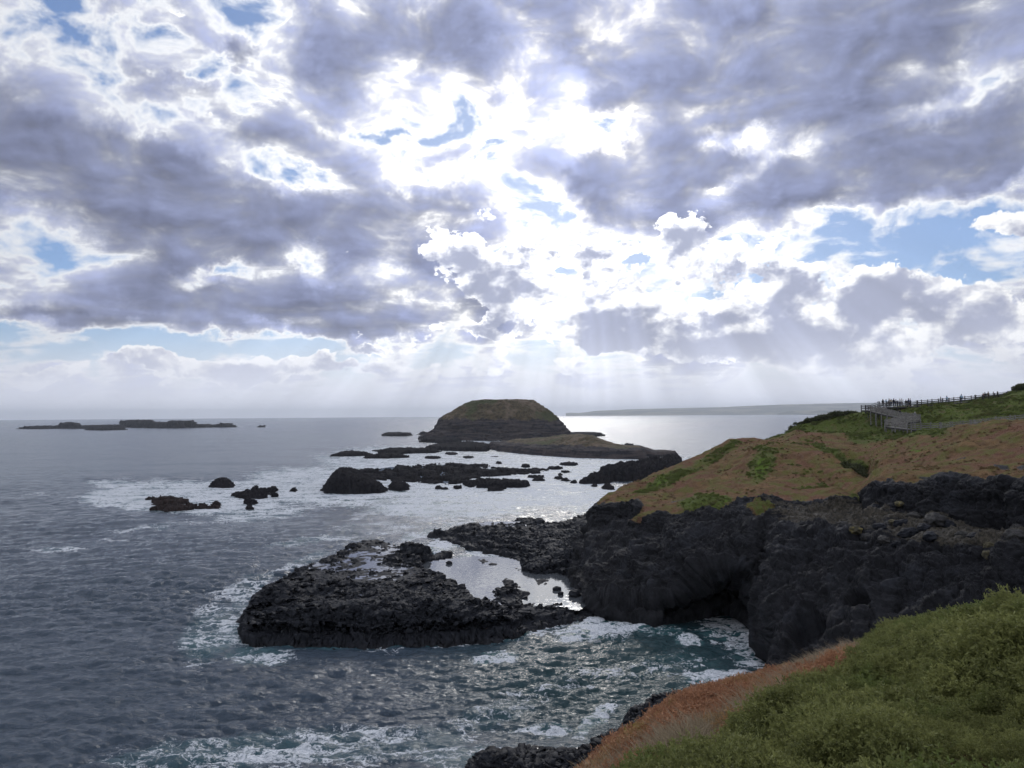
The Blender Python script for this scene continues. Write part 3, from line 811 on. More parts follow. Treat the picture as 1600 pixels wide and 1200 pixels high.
# the ground behind the crest: dip, foot of the green hill, its flank, its skyline, its far side
BACKCOLS = {
 885: [('z',3.0,178),('z',1,182),('z',-1,186),('z',-2,190),('z',-2,195)],
 934: [('z',6.5,156),('z',3,160),('z',0,165),('z',-2,170),('z',-2,175)],
 1000:[('z',11,180),('z',7,186),('z',3,192),('z',-2,200),('z',-2,206)],
 1060:[('z',13,190),('z',9,198),('z',4,206),('z',-2,214),('z',-2,222)],
 1100:[('z',15.5,198),('z',11,206),('z',6,214),('z',0,222),('z',-2,230)],
 1140:[('z',18.5,206),('z',15,214),('z',10,222),('z',4,232),('z',-2,246)],
 1200:[('z',20.6,202),('z',20.3,212),('z',18,222),('z',11,232),('z',-2,250)],
 1245:[('y',676,200),('y',672,207),('y',670,211),('y',668.5,214),('z',16,228)],
 1290:[('y',690,188),('y',677,200),('y',668,208),('y',656,214),('z',20,230)],
 1340:[('y',688,190),('y',677,199),('y',662,208),('y',643.5,215),('z',24,234)],
 1375:[('y',686,188),('y',676,196),('y',661,205),('y',638,215),('z',26,240)],
 1430:[('y',679,184),('y',673,191),('y',653,205),('y',635.5,217),('z',28,245)],
 1500:[('z',24.0,176),('z',23.8,189),('y',647,206),('y',628.5,222),('z',30,250)],
 1560:[('z',24.6,172),('z',24.0,190),('y',642,206),('y',620,226),('z',31,255)],
 1600:[('z',24.8,170),('z',24.2,191),('y',636,207),('y',607.5,229),('z',33,260)],
 1750:[('z',25,166),('z',24.6,190),('y',628,208),('y',588,232),('z',36,270)],
 1950:[('z',25,166),('z',24.6,190),('y',620,208),('y',570,232),('z',38,270)],
}

def key_lines(cols, px):
    """interpolate key points over the columns -> arrays [key, column] of row and range (as level and range)"""
    ks = sorted(cols)
    n = len(cols[ks[0]])
    out = np.zeros((n, len(px), 3))
    for j in range(n):
        pts = []
        for k in ks:
            c = cols[k][j]
            if c[0] == 'z':
                p = at_d(k, 650, c[2]); q = np.array([p[0], p[1], c[1]])
            else:
                yy, dd = (c[1], c[2]) if c[0] == 'y' else c
                q = at_d(k, yy, dd)
            pts.append(q)
        pts = np.array(pts)
        for a in range(3): out[j, :, a] = np.interp(px, ks, pts[:, a])
    return out

def smooth_cols(K, w):
    k = np.hanning(2 * w + 3)[1:-1]; k /= k.sum()
    Q = np.concatenate([np.repeat(K[:, :1], w, 1), K, np.repeat(K[:, -1:], w, 1)], 1)
    return np.stack([np.stack([np.convolve(Q[j, :, a], k, 'valid') for a in range(3)], -1) for j in range(K.shape[0])])

def catmull(K, t):
    """t in key units"""
    n = len(K); i = np.clip(np.floor(t).astype(int), 0, n - 2); f = (t - i)[:, None, None]
    p0, p1, p2, p3 = K[np.maximum(i - 1, 0)], K[i], K[i + 1], K[np.minimum(i + 2, n - 1)]
    return .5 * (2 * p1 + (p2 - p0) * f + (2 * p0 - 5 * p1 + 4 * p2 - p3) * f * f + (3 * p1 - p0 - 3 * p2 + p3) * f ** 3)

def linear(K, t):
    n = len(K); i = np.clip(np.floor(t).astype(int), 0, n - 2); f = (t - i)[:, None, None]
    return K[i] * (1 - f) + K[i + 1] * f

def build_headland():
    px = np.concatenate([np.arange(885, 1640, 0.85), np.arange(1640, 1951, 3.0)])
    K = np.concatenate([key_lines(HEADCOLS, px), key_lines(BACKCOLS, px)])
    foot = K[:1].copy(); foot[..., 2] = -1.5
    K = np.concatenate([foot, K])
    K = smooth_cols(K, 7)
    # keys: 0 under water,1 foot,2 cave ceiling,3 lip,4 cliff top,5 terrace back,6 grass lip,7,8 grass,9 crest,10 dip,11 hill foot,12 flank,13 skyline,14 back
    segs = [5, 22, 34, 110, 60, 80, 60, 70, 70, 14, 18, 40, 46, 16]
    t = np.concatenate([np.linspace(i, i + 1, n, endpoint=False) for i, n in enumerate(segs)] + [[len(segs) - 1e-6]])
    A, B = catmull(K, t), linear(K, t)
    w = sst(5.4, 6.6, t)[:, None, None]
    P = A * w + B * (1 - w)
    T = np.repeat(t[:, None], len(px), 1)
    X0, Y0 = project(P)
    X1, Y1 = X0.copy(), Y0.copy()
    X0 = X0 + 22 * fbm(P * .07, 4, .6, 71); Y0 = Y0 + 9 * fbm(P * .11, 4, .6, 73)
    rockw = 1 - sst(5.85, 6.25, T + 0.35 * fbm(P * 0.12, 4, .6, 5))
    left = sst(980, 925, X0)
    # authored ground cover, placed where it grows
    veg = 1 - rockw
    veg = np.maximum(veg, sst(0, .5, ell(X0, Y0, 1105, 800, 60, 24)))          # green cushion hanging over the edge
    veg = np.maximum(veg, sst(0, .5, ell(X0, Y0, 1018, 805, 12, 22, -20)))
    veg = np.maximum(veg, sst(0, .6, ell(X0, Y0, 1332, 790, 26, 12)))
    veg = np.maximum(veg, .7 * sst(0, .6, ell(X0, Y0, 1195, 812, 34, 22)))
    blockm = 0 * X0
    veg = veg * (1 - blockm) * sst(922, 932, X0)
    for e in [(1060, 791, 26, 7, 3), (1560, 733, 30, 5, 0), (1235, 792, 50, 9, 4), (1450, 752, 40, 5, 0), (1505, 714, 16, 4, 8), (1595, 732, 16, 8, 0), (1575, 762, 60, 6, 4)]:
        veg = veg * (1 - 0.62 * sst(0, .8, ell(X0, Y0, *e)))
    green = 0.12 + 0 * X0
    green = np.maximum(green, sst(10.6, 11.3, T) * .85 * (1 - sst(1190, 1150, X0)))
    green = np.maximum(green, .9 * sst(9.3, 10.2, T) * sst(1290, 1350, X0) * sst(1560, 1500, X0))
    for (cx, cy, rx, ry, an, v) in [(1105, 800, 70, 30, 0, .75), (1045, 752, 90, 16, 26, .62), (1030, 752, 40, 9, 26, .75), (1110, 718, 80, 14, 30, .58), (1300, 712, 60, 14, -24, .75),
                                    (1340, 722, 24, 12, 0, .8), (1190, 735, 40, 30, 60, .62), (1225, 712, 70, 16, 0, .45), (1335, 788, 34, 20, 0, .7), (1280, 760, 60, 12, 14, .5), (1200, 812, 40, 24, 0, .6), (1250, 742, 60, 14, 0, .4),
                                    (1430, 682, 90, 8, 4, .7), (1380, 676, 110, 9, 0, .75)]:
        green = np.maximum(green, v * sst(0, .6, ell(X0, Y0, cx, cy, rx, ry, an)))
    lime = np.zeros_like(X0)
    for (cx, cy, rx, ry, an) in [(1190, 738, 20, 18, 30), (1400, 727, 15, 8, 8), (1428, 706, 14, 4, 0), (1032, 753, 26, 6, 26), (1140, 801, 14, 10, 0), (1300, 975, 26, 8, 10), (1390, 668, 20, 4, 0)]:
        lime = np.maximum(lime, sst(0, .7, ell(X0, Y0, cx, cy, rx, ry, an)))
    lime *= .62
    dirt = sst(4.0, 4.35, T) * sst(6.1, 5.5, T) * sst(1130, 1260, X0) * .75 * (1 - .8 * sst(5.15, 5.25, T) * sst(1375, 1400, X0))
    dirt = np.maximum(dirt, .8 * sst(0, .5, ell(X0, Y0, 1500, 852, 170, 30, -3)))
    scrub = np.zeros_like(X0)
    scrub = np.maximum(scrub, .9 * sst(12.5, 13.1, T) * sst(1360, 1300, X0) * sst(1180, 1215, X0))
    scrub = np.maximum(scrub, .6 * sst(0, .6, ell(X0, Y0, 1335, 728, 22, 9, 0)))
    scrub = np.maximum(scrub, .45 * sst(12.6, 13.1, T) * sst(1560, 1600, X0))
    # relief
    N = normals(P); N *= np.sign((N * (CAM - P)).sum(-1, keepdims=True))
    hill = np.zeros_like(X0)
    for (cx, cy, rx, ry, an, a) in [(1215, 715, 100, 40, -4, 2.2), (1345, 728, 45, 16, -15, -3.2), (1300, 752, 70, 12, -28, -1.4), (1405, 745, 60, 24, 10, 1.0), (1500, 700, 60, 14, 14, .8), (1570, 715, 70, 12, 8, -.7), (1130, 760, 90, 16, 20, .8), (1105, 800, 60, 24, 0, 1.3)]:
        hill += a * sst(0, 1, ell(X0, Y0, cx, cy, rx, ry, an))
    soft = (1 - rockw)
    P[..., 2] += hill * soft * .9
    P[..., 2] += soft * sst(13.4, 12.2, T) * (2.0 * fbm(P * [.06, .06, .06], 3, .5, 200) + .85 * fbm(P * .16, 5, .55, 210, ridged=True) * sst(11.8, 9, T)) 
    P += N * (soft * (.16 * fbm(P * .9, 4, .6, 220) + .30 * np.clip(fbm(P * .38, 3, .6, 225), 0, 1) * sst(9.5, 11, T)))[..., None]
    dirt *= 1 - sst(1352, 1364, X0) * sst(5.0, 5.2, T)
    hard = np.maximum(rockw, blockm * sst(5, 6, T))
    cliffy = hard * sst(-.2, 1.2, P[..., 2] + .6) 
    big = fbm(P * [.11, .11, .16], 5, .55, 300, ridged=True)
    P += N * (cliffy * 2.5 * (big + .1))[..., None]
    butt = fbm(P * [.17, .17, .035], 4, .55, 340, ridged=True)
    P += N * (cliffy * 1.9 * butt * sst(6.4, 5.6, T))[..., None]
    zz = P[..., 2] + 1.6 * fbm(P * [.05, .05, .05], 3, .5, 341)
    led = np.abs((zz / 2.3) % 1 - .5) * 2
    P += N * (cliffy * .42 * (sst(.35, .7, led) - .5) * np.clip(.4 + 2 * fbm(P * .09, 3, .5, 342), 0, 1.2))[..., None]
    P += N * (cliffy * .55 * (lumps(P * [1, 1, 1.35], 2.2, 310) - .4))[..., None]
    P += N * (cliffy * .26 * (lumps(P, .75, 320) - .4))[..., None]
    P += N * (cliffy * .22 * fbm(P * 2.2, 3, .6, 330))[..., None]
    # a second low hollow in the near part of the cliff
    hol = sst(0, .6, ell(X0, Y0, 1346, 955, 22, 18)); hol2 = sst(0, .5, ell(X0, Y0, 1270, 995, 34, 42))
    P -= N * ((hol * 4.5 + hol2 * 3.0) * hard)[..., None]
    P[..., 2] -= 5 * sst(902, 887, X1)
    me = grid_mesh('headland', P, None, dict(veg=veg, green=green, dirt=dirt, lime=lime, scrub=scrub))
    o = link('headland', me, M_HEAD); tag(o, kind='structure')
    o['label'] = 'headland of black cliffs under brown and green grass'
    return P, T, px, veg, green, scrub, (X1, Y1)

HEAD = build_headland()
build_shelf(); build_lava(); build_pools(); build_nearrock()
# ------------------------------------------------------------------ reefs, stacks and islands
def reef(name, poly, top, label, cat, mat=None, group=None, lump=2.0, rough=.8, foot=2.0, thr=None, seed=0, res=0.7, peaks=(), pad=6, attrs=None, kind=None):
    poly = [tuple(p) for p in poly]
    xs = [p[0] for p in poly]; ys = [p[1] for p in poly]
    X, Y, x, y = shape_patch(min(xs) - pad, max(xs) + pad, min(ys) - 2.5, max(ys) + 2.0, res, res * .33)
    G = ip(poly)
    s = sdf(x, y, G)
    P = P2(x, y)
    edge = s + lump * fbm(P * (.5 / lump), 5, .68, seed) * 2.4 - .35 * lump
    if thr is not None:      # broken by channels
        edge = np.minimum(edge, (fbm(P * [.11, .05, 1], 6, .7, seed + 5) * 2.2 + thr) * 6)
    t_ = top if np.isscalar(top) else np.interp(X, [q[0] for q in top], [q[1] for q in top])
    h = -1.2 + (t_ + 1.2) * sst(-.2 * foot, foot, edge)
    a = sst(-.4, 1.2, edge)
    for (cx, cy, rx, ry, hh) in peaks: h += hh * sst(0, .9, ell(X, Y, cx, cy, rx, ry)) * a
    h += a * rough * 1.3 * (lumps(P, 1.6 * lump, seed + 3) - .35) + a * rough * .8 * (lumps(P, .7 * lump, seed + 4) - .35) + a * rough * 1.8 * fbm(P * (.4 / lump), 5, .62, seed + 7)
    Q = crag(np.stack([x, y, h], -1), .5 * lump, lump, seed + 13)
    Q = roughen(Q, .25 * lump, 1.6 * lump, seed + 11)
    me = grid_mesh(name, Q, Q[..., 2] > -.7)
    o = link(name, me, mat or M_ROCK_FAR)
    tag(o, label, cat, group, kind)
    WATERLINES.append((G, max(1.5, lump)))
    return o
WATERLINES = [(SHELF, 1), (LAVA, 1), (NEARROCK, 1), (np.concatenate([MAINSHORE, [(40, 40), (120, 40), (160, 150), (60, 150)]]), 1)]

reef('sea_mound', [(499,767),(507,771),(540,772),(580,772),(606,770),(606,764),(590,756),(570,752),(548,749),(520,752),(503,760)], [(500,.8),(515,3.4),(530,5.4),(545,5.0),(560,3.9),(585,2.4),(606,.6)],
     'black humped rock in white water at the left end of the wide reef', 'rock', M_ROCK_FAR, 'rocks off the headland', 1.6, .9, 5, seed=500)
reef('sea_rock', [(606,766),(625,768),(643,765),(640,759),(620,757),(608,760)], 1.3, 'small low rock just right of the black humped rock', 'rock', M_ROCK_FAR, 'rocks off the headland', 1.2, .6, 2, seed=510)
reef('reef', [(512,741),(530,736),(560,735),(600,729),(650,727),(700,724.5),(770,727),(762,731),(800,733),(858,734),(856,740),(800,743),(760,746),(735,755),(690,758),(650,754),(610,752),(570,748),(530,744)], 0.4,
     'wide broken black reef in foam between the domed island and the shelf', 'reef', M_ROCK_FAR, 'reefs off the headland', 1.1, .5, 1.2, -.02, 520)
reef('reef', [(720,757),(745,754),(790,753),(830,758),(826,762),(780,763),(735,763)], 1.3, 'narrow black reef bar below the wide broken reef', 'reef', M_ROCK_FAR, 'reefs off the headland', 1.2, .6, 2, .35, 530)
reef('reef', [(905,757),(915,748),(925,744),(950,738),(975,736),(1010,734),(1070,732),(1080,760),(1040,768),(1012,766),(1004,756),(985,753),(960,753),(935,757)], [(905,.6),(930,1.8),(950,3.0),(985,3.8),(1020,5.6),(1080,6)],
     'jagged black reef joined to the far side of the headland', 'reef', M_ROCK_FAR, 'reefs off the headland', 1.5, 1.4, 4, .45, 540)
reef('sea_rock', [(938,764),(948,766),(961,766),(958,761),(944,760)], 1.1, 'small dark rock awash in front of the jagged reef', 'rock', M_ROCK_FAR, 'rocks off the headland', 1.2, .7, 2, seed=550)
for k, (a, b, c, lab) in enumerate([(862, 884, 748, 'flat skerry left of the jagged reef, nearest the wide reef'), (886, 904, 755, 'flat skerry left of the jagged reef, nearest the shore'), (920, 936, 760, 'thin skerry touching the near side of the jagged reef'),
                                    (868, 880, 742, 'tiny skerry in the channel behind the flat ones')]):
    reef('skerry', [(a, c), ((a + b) / 2, c + 2.2), (b, c + 1), (b - 2, c - 1), ((a + b) / 2, c - 2)], .7, lab, 'skerry', M_ROCK_FAR, 'skerries', 1.2, .5, 2, seed=560 + k)
for k, (pts, tp, lab) in enumerate([
    ([(515,713),(530,714),(575,713),(590,711),(560,708.5),(530,709)], 1.5, 'leftmost thin reef strip before the domed island'),
    ([(588,709),(620,709.5),(680,708),(690,705.5),(640,703.5),(600,704)], 1.6, 'thin reef strip before the domed island, middle of three'),
    ([(560,716.5),(600,717),(640,715.5),(632,712.5),(590,712.5)], 1.3, 'lowest thin reef strip before the domed island'),
    ([(655,691),(690,693),(722,692),(722,687.5),(690,686),(660,687)], 3, 'dark reef ledge at the left foot of the domed island'),
    ([(662,702),(700,705),(760,706),(775,699),(740,694),(705,696),(670,699)], 2.4, 'brown reef flat between the domed island and the long low islet'),
    ([(596,681),(610,682),(640,681.5),(647,680),(625,678.5),(602,679)], 3, 'flat rock bar left of the domed island'),
    ([(652,679.5),(668,680),(668,677.5),(656,677.5)], 3, 'tiny rock between the flat bar and the domed island'),
    ([(880,683),(912,684),(946,681.5),(940,679.5),(905,678.5),(884,679)], 3, 'low spit off the right foot of the domed island'),
    ([(970,699.5),(984,700.5),(994,699.5),(990,697.5),(974,697)], 2.2, 'small dark rock behind the tail of the low islet'),
    ([(700,727),(706,728.3),(716,727.6),(712,725.5)], 1, 'tiny rock in the channel left of the wide reef top'),
    ([(768,714),(774,715),(780,714),(775,712.8)], 1, 'tiny rock in the channel under the low islet')]):
    reef('reef', pts, tp, lab, 'reef', M_ROCK_FAR, 'far reefs', 3.0, 1.0, 6, None, 600 + 10 * k, .5, pad=4)
for k in range(34):      # fragments awash between the larger reefs
    rs = random.Random(900 + k)
    fx, fy = (rs.uniform(520, 890), rs.uniform(722, 768)) if k < 26 else (rs.uniform(560, 740), rs.uniform(704, 718))
    w_, h_ = rs.uniform(5, 17), rs.uniform(.9, 1.9)
    reef('skerry', [(fx - w_, fy), (fx - w_ * .3, fy + h_), (fx + w_ * .6, fy + h_ * .8), (fx + w_, fy - .2), (fx + w_ * .2, fy - h_), (fx - w_ * .6, fy - h_ * .7)], rs.uniform(.4, .9),
         'low black fragment of reef awash in the foam between headland and domed island', 'skerry', M_ROCK_FAR, 'reef fragments awash in the foam', 1.0, .5, 1.5, None, 1000 + 7 * k, .6, pad=3)
# left group in broken water
reef('sea_rock', [(322,761),(335,763),(358,763.5),(370,761.5),(366,757),(345,755),(328,757)], [(322,.8),(335,2.3),(350,2.6),(362,2.2),(370,.6)], 'rounded black rock standing alone behind the left patch of white water', 'rock', M_ROCK_FAR, 'rocks in the left white water', 1.2, .6, 4, seed=700)
for k, (pts, tp, lab, mt) in enumerate([
    ([(222,785),(240,790),(262,790),(282,789),(300,786),(285,782),(255,780),(228,780)], 0.7, 'brown slab rock at the left end of the white water', M_ROCK_BROWN),
    ([(228,798),(260,800),(300,798),(330,794),(318,790),(280,793),(240,794)], .6, 'thin brown ledge under the brown slab rock', M_ROCK_BROWN),
    ([(324,796),(346,795),(346,789),(330,790)], .7, 'brown ledge in the middle of the white water', M_ROCK_BROWN),
    ([(358,775),(380,780),(410,780),(436,777),(437,770),(415,767),(390,769),(372,773)], 0.7, 'black broken rock, largest in the right of the white water', M_ROCK_FAR),
    ([(392,767),(405,768),(408,764),(396,762)], .9, 'small black rock above the largest broken rock', M_ROCK_FAR),
    ([(415,769),(428,770),(436,767),(424,764)], .9, 'small black rock right above the largest broken rock', M_ROCK_FAR),
    ([(453,768),(462,769.5),(466,766.5),(458,765)], .9, 'rightmost small black rock in the left white water', M_ROCK_FAR),
    ([(376,788),(392,790),(405,787),(392,783)], .8, 'small black rock below the largest broken rock', M_ROCK_FAR),
    ([(378,796),(392,798),(400,794),(386,792)], .7, 'lowest small black rock in the left white water', M_ROCK_FAR)]):
    reef('sea_rock', pts, tp, lab, 'rock', mt, 'rocks in the left white water', 1.0, .6, 1.4, .22, 710 + 10 * k, .5)
# islands far off to the left
reef('low_island', [(22,670.5),(60,670.8),(95,670),(130,670.3),(190,670),(196,668),(240,669.3),(272,669.3),(306,668.5),(338,668),(372,667.6),(368,665.8),(340,666.2),(305,666.3),(240,666),(190,666.8),(120,667),(50,668)],
     [(22,2),(30,7),(60,5),(92,5),(97,13),(110,15),(120,13),(126,5),(188,7),(192,18),(200,20.5),(236,20),(242,14),(262,13),(267,18),(300,17.5),(306,8),(336,5),(345,9),(362,9),(372,3)],
     'long low dark island on the horizon at far left, with flat topped blocks', 'island', M_ROCK_FAR, None, 14, 1.2, 26, None, 800, .45, pad=4)
reef('reef', [(130,672.2),(160,672.8),(200,671.6),(196,670.6),(150,670.9)], 4, 'thin reef just in front of the long low island at far left', 'reef', M_ROCK_FAR, None, 4, 1, 8, None, 820, .5, pad=4)
reef('skerry', [(400,667.5),(408,668),(414,667.4),(408,666.6)], 5, 'tiny skerry right of the long low island', 'reef', M_ROCK_FAR, None, 8, 1, 12, None, 830, .5, pad=4)

# long low islet in front of the domed island
def build_islet():
    X, Y, x, y = shape_patch(750, 1075, 693, 720, .45, .11)
    G = ip([(758,700),(775,705),(800,708),(850,712.5),(900,715.5),(960,717),(1012,717.8),(1016,714),(1040,714.5),(1062,713.2),(1060,710.5),(1020,709),(960,704),(930,701),(880,700),(830,699),(790,698)])
    s = sdf(x, y, G)
    P = P2(x, y)
    edge = s + 5 * fbm(P * .1, 4, .6, 900)
    top = np.interp(X, [758,775,800,820,850,880,905,925,945,960,985,1005,1012,1020,1062], [3,6.5,8.5,8.5,9.5,11.5,13.0,12.6,9.5,7.5,6.5,4.6,4,2.9,2.8])
    h = -1.5 + (np.minimum(top, 5) + 1.5) * sst(-1, 5, edge) + np.maximum(top - 5, 0) * sst(4, 34, edge)
    h += sst(0, 3, edge) * (1.3 * fbm(P * .07, 5, .6, 910) + .9 * (lumps(P, 5, 915) - .4))
    Q = roughen(np.stack([x, y, h], -1), .8, 5, 920)
    veg = sst(8, 20, edge) * .9 * sst(4.6, 6, h)
    me = grid_mesh('islet', Q, Q[..., 2] > -.9, dict(veg=veg))
    tag(link('low_islet', me, M_ISLAND), 'long low islet with olive grass on top, in front of the domed island', 'islet')
    WATERLINES.append((G, 4))
build_islet()

def build_dome():
    D = 905.0
    c = at_d(772, 650, D)
    sc = D / 1200.0
    # silhouette: level (image row) -> left and right half widths in metres
    rows =  [692, 686, 683, 676, 672, 665, 655, 645, 636, 630, 627, 625.6, 625.0]
    lft  =  [657, 657, 659, 673, 681, 683.5, 692, 707, 721, 733, 741, 750, 762]
    rgt  =  [893, 890, 888, 884, 882, 876, 868, 858, 848, 838, 831, 822, 806]
    z = np.array([28 + (648.9 - r) * sc for r in rows]); z[0] = -3
    nl, na = 150, 620
    t = np.linspace(0, 1, nl) ** 1.0
    lv = np.interp(t, np.linspace(0, 1, len(z)), z)
    L = np.interp(t, np.linspace(0, 1, len(z)), [(772 - v) * sc for v in lft]); R = np.interp(t, np.linspace(0, 1, len(z)), [(v - 772) * sc for v in rgt])
    a = np.linspace(0, 2 * PI, na)
    A, LV = np.meshgrid(a, lv)
    ca, sa = np.cos(A), np.sin(A)
    wx = np.where(ca > 0, R[:, None], L[:, None])
    dy = (L + R)[:, None] * .40
    P = np.stack([c[0] + wx * ca, c[1] + 15 + dy * sa, LV], -1)
    N = np.stack([ca, sa, .3 + 0 * ca], -1)
    low = sst(24, 8, LV)
    strat = np.abs(((LV + 9 * fbm(P * .02, 4, .6, 930)) / 5.5) % 1 - .5) * 2
    P += N * (low * (.8 * (sst(.3, .8, strat) - .5) + 7 * fbm(P * [.05, .05, .02], 4, .55, 935, ridged=True)))[..., None]
    P += N * ((1 - low) * (9.0 * fbm(P * [.035, .035, .012], 4, .55, 940, ridged=True)))[..., None] * np.array([1, 1, .35])
    P += N * (1.3 * fbm(P * .25, 4, .6, 945) + 4.5 * fbm(P * [.085, .085, .05], 4, .6, 947, ridged=True))[..., None]
    cap = np.repeat(np.array([[[c[0] + 8 * sc, c[1] + 15, lv[-1] + .3]]]), na, 1)
    P = np.concatenate([P, P[-1:] * .5 + cap * .5, cap])
    P[-2:, :, 2] = lv[-1] + .4
    veg = np.concatenate([sst(17, 30, LV + 8 * fbm(P[:-2] * .03, 4, .6, 950)), np.ones((2, na))])
    me = grid_mesh('dome', P, None, dict(veg=veg))
    tag(link('domed_island', me, M_ISLAND), 'large flat topped domed island with dark banded cliffs at the centre of the horizon', 'island')
    G = np.stack([P[6, ::8, 0], P[6, ::8, 1]], -1)
    WATERLINES.append((G, 4))
build_dome()

# a distant coast behind the right half of the sea
def build_coast():
    def strip(name, prof, D, depth, seed, label):
        px = np.linspace(prof[0][0], prof[-1][0], 420)
        top = np.interp(px, [p[0] for p in prof], [p[1] for p in prof])
        rows = np.linspace(0, 1, 26)
        hor = 654.4 - .0072 * px
        H = np.maximum(0, (hor - top) / 1200 * D + 28)
        base = at_d(px, 650 + 0 * px, D + 0 * px)[:, :2]
        out = []
        for r in rows:
            f = math.sin(min(1, r * 1.35) * PI / 2) if r < .74 else math.cos((r - .74) / .26 * PI / 2)
            sc_ = 1 + r * depth / D
            q = np.stack([base[:, 0] * sc_, base[:, 1] * sc_, -20 + (H * sc_ + 20) * f], -1)
            q[:, 2] += 9 * fbm(q * .0012, 4, .6, seed) * f
            out.append(q)
        me = grid_mesh(name, np.array(out))
        o = link(name, me, M_COAST); tag(o, kind='structure'); o['label'] = label
    strip('distant_hills', [(884,645.5),(893,644.8),(905,645.2),(918,644),(930,642),(960,640.8),(1000,639.3),(1060,638),(1120,637),(1170,635),(1220,633.2),(1290,632),(1360,631),(1460,630),(1600,631),(1800,633),(1950,640)], 16000, 2600, 960, 'distant blue coast along the horizon at right')
    strip('distant_hills', [(1215,645.5),(1235,642.3),(1275,640.8),(1320,640.4),(1372,640),(1420,640.5),(1500,645)], 13500, 600, 970, 'nearer dark point of the distant coast')
build_coast()

# ------------------------------------------------------------------ the sea
def ocean_tile(size, n, wind, wdir, amp, seed, lmin, lmax):
    r = np.random.default_rng(seed)
    k = np.fft.fftfreq(n, size / n) * 2 * PI
    KX, KY = np.meshgrid(k, k); kk = np.hypot(KX, KY); kk[0, 0] = 1e-6
    L = wind * wind / 9.81
    c = (KX * math.cos(wdir) + KY * math.sin(wdir)) / kk
    S = np.exp(-1 / (kk * L) ** 2) / kk ** 4 * (0.25 + c * c) * np.exp(-(kk * lmin / 6.28) ** 2)
    S *= 1 - np.exp(-(kk * lmax / 6.28) ** 4)
    S *= (.06 + c ** 4) / (.25 + c * c)
    h = np.sqrt(S) * (r.normal(size=(n, n)) + 1j * r.normal(size=(n, n)))
    h[0, 0] = 0
    H = np.fft.ifft2(h).real
    f = amp / H.std(); h = h * f
    H = H * f
    DX = np.fft.ifft2(-1j * KX / kk * h).real; DY = np.fft.ifft2(-1j * KY / kk * h).real
    return np.stack([H, DX, DY], -1).astype(np.float32), size

def sample_tile(tile, x, y):
    T, size = tile; n = T.shape[0]
    u = (x / size * n) % n; v = (y / size * n) % n
    i = np.floor(u).astype(int); j = np.floor(v).astype(int); fu = (u - i)[..., None]; fv = (v - j)[..., None]
    i0, j0 = i % n, j % n; i1, j1 = (i + 1) % n, (j + 1) % n
    return (T[j0, i0] * (1 - fu) + T[j0, i1] * fu) * (1 - fv) + (T[j1, i0] * (1 - fu) + T[j1, i1] * fu) * fv

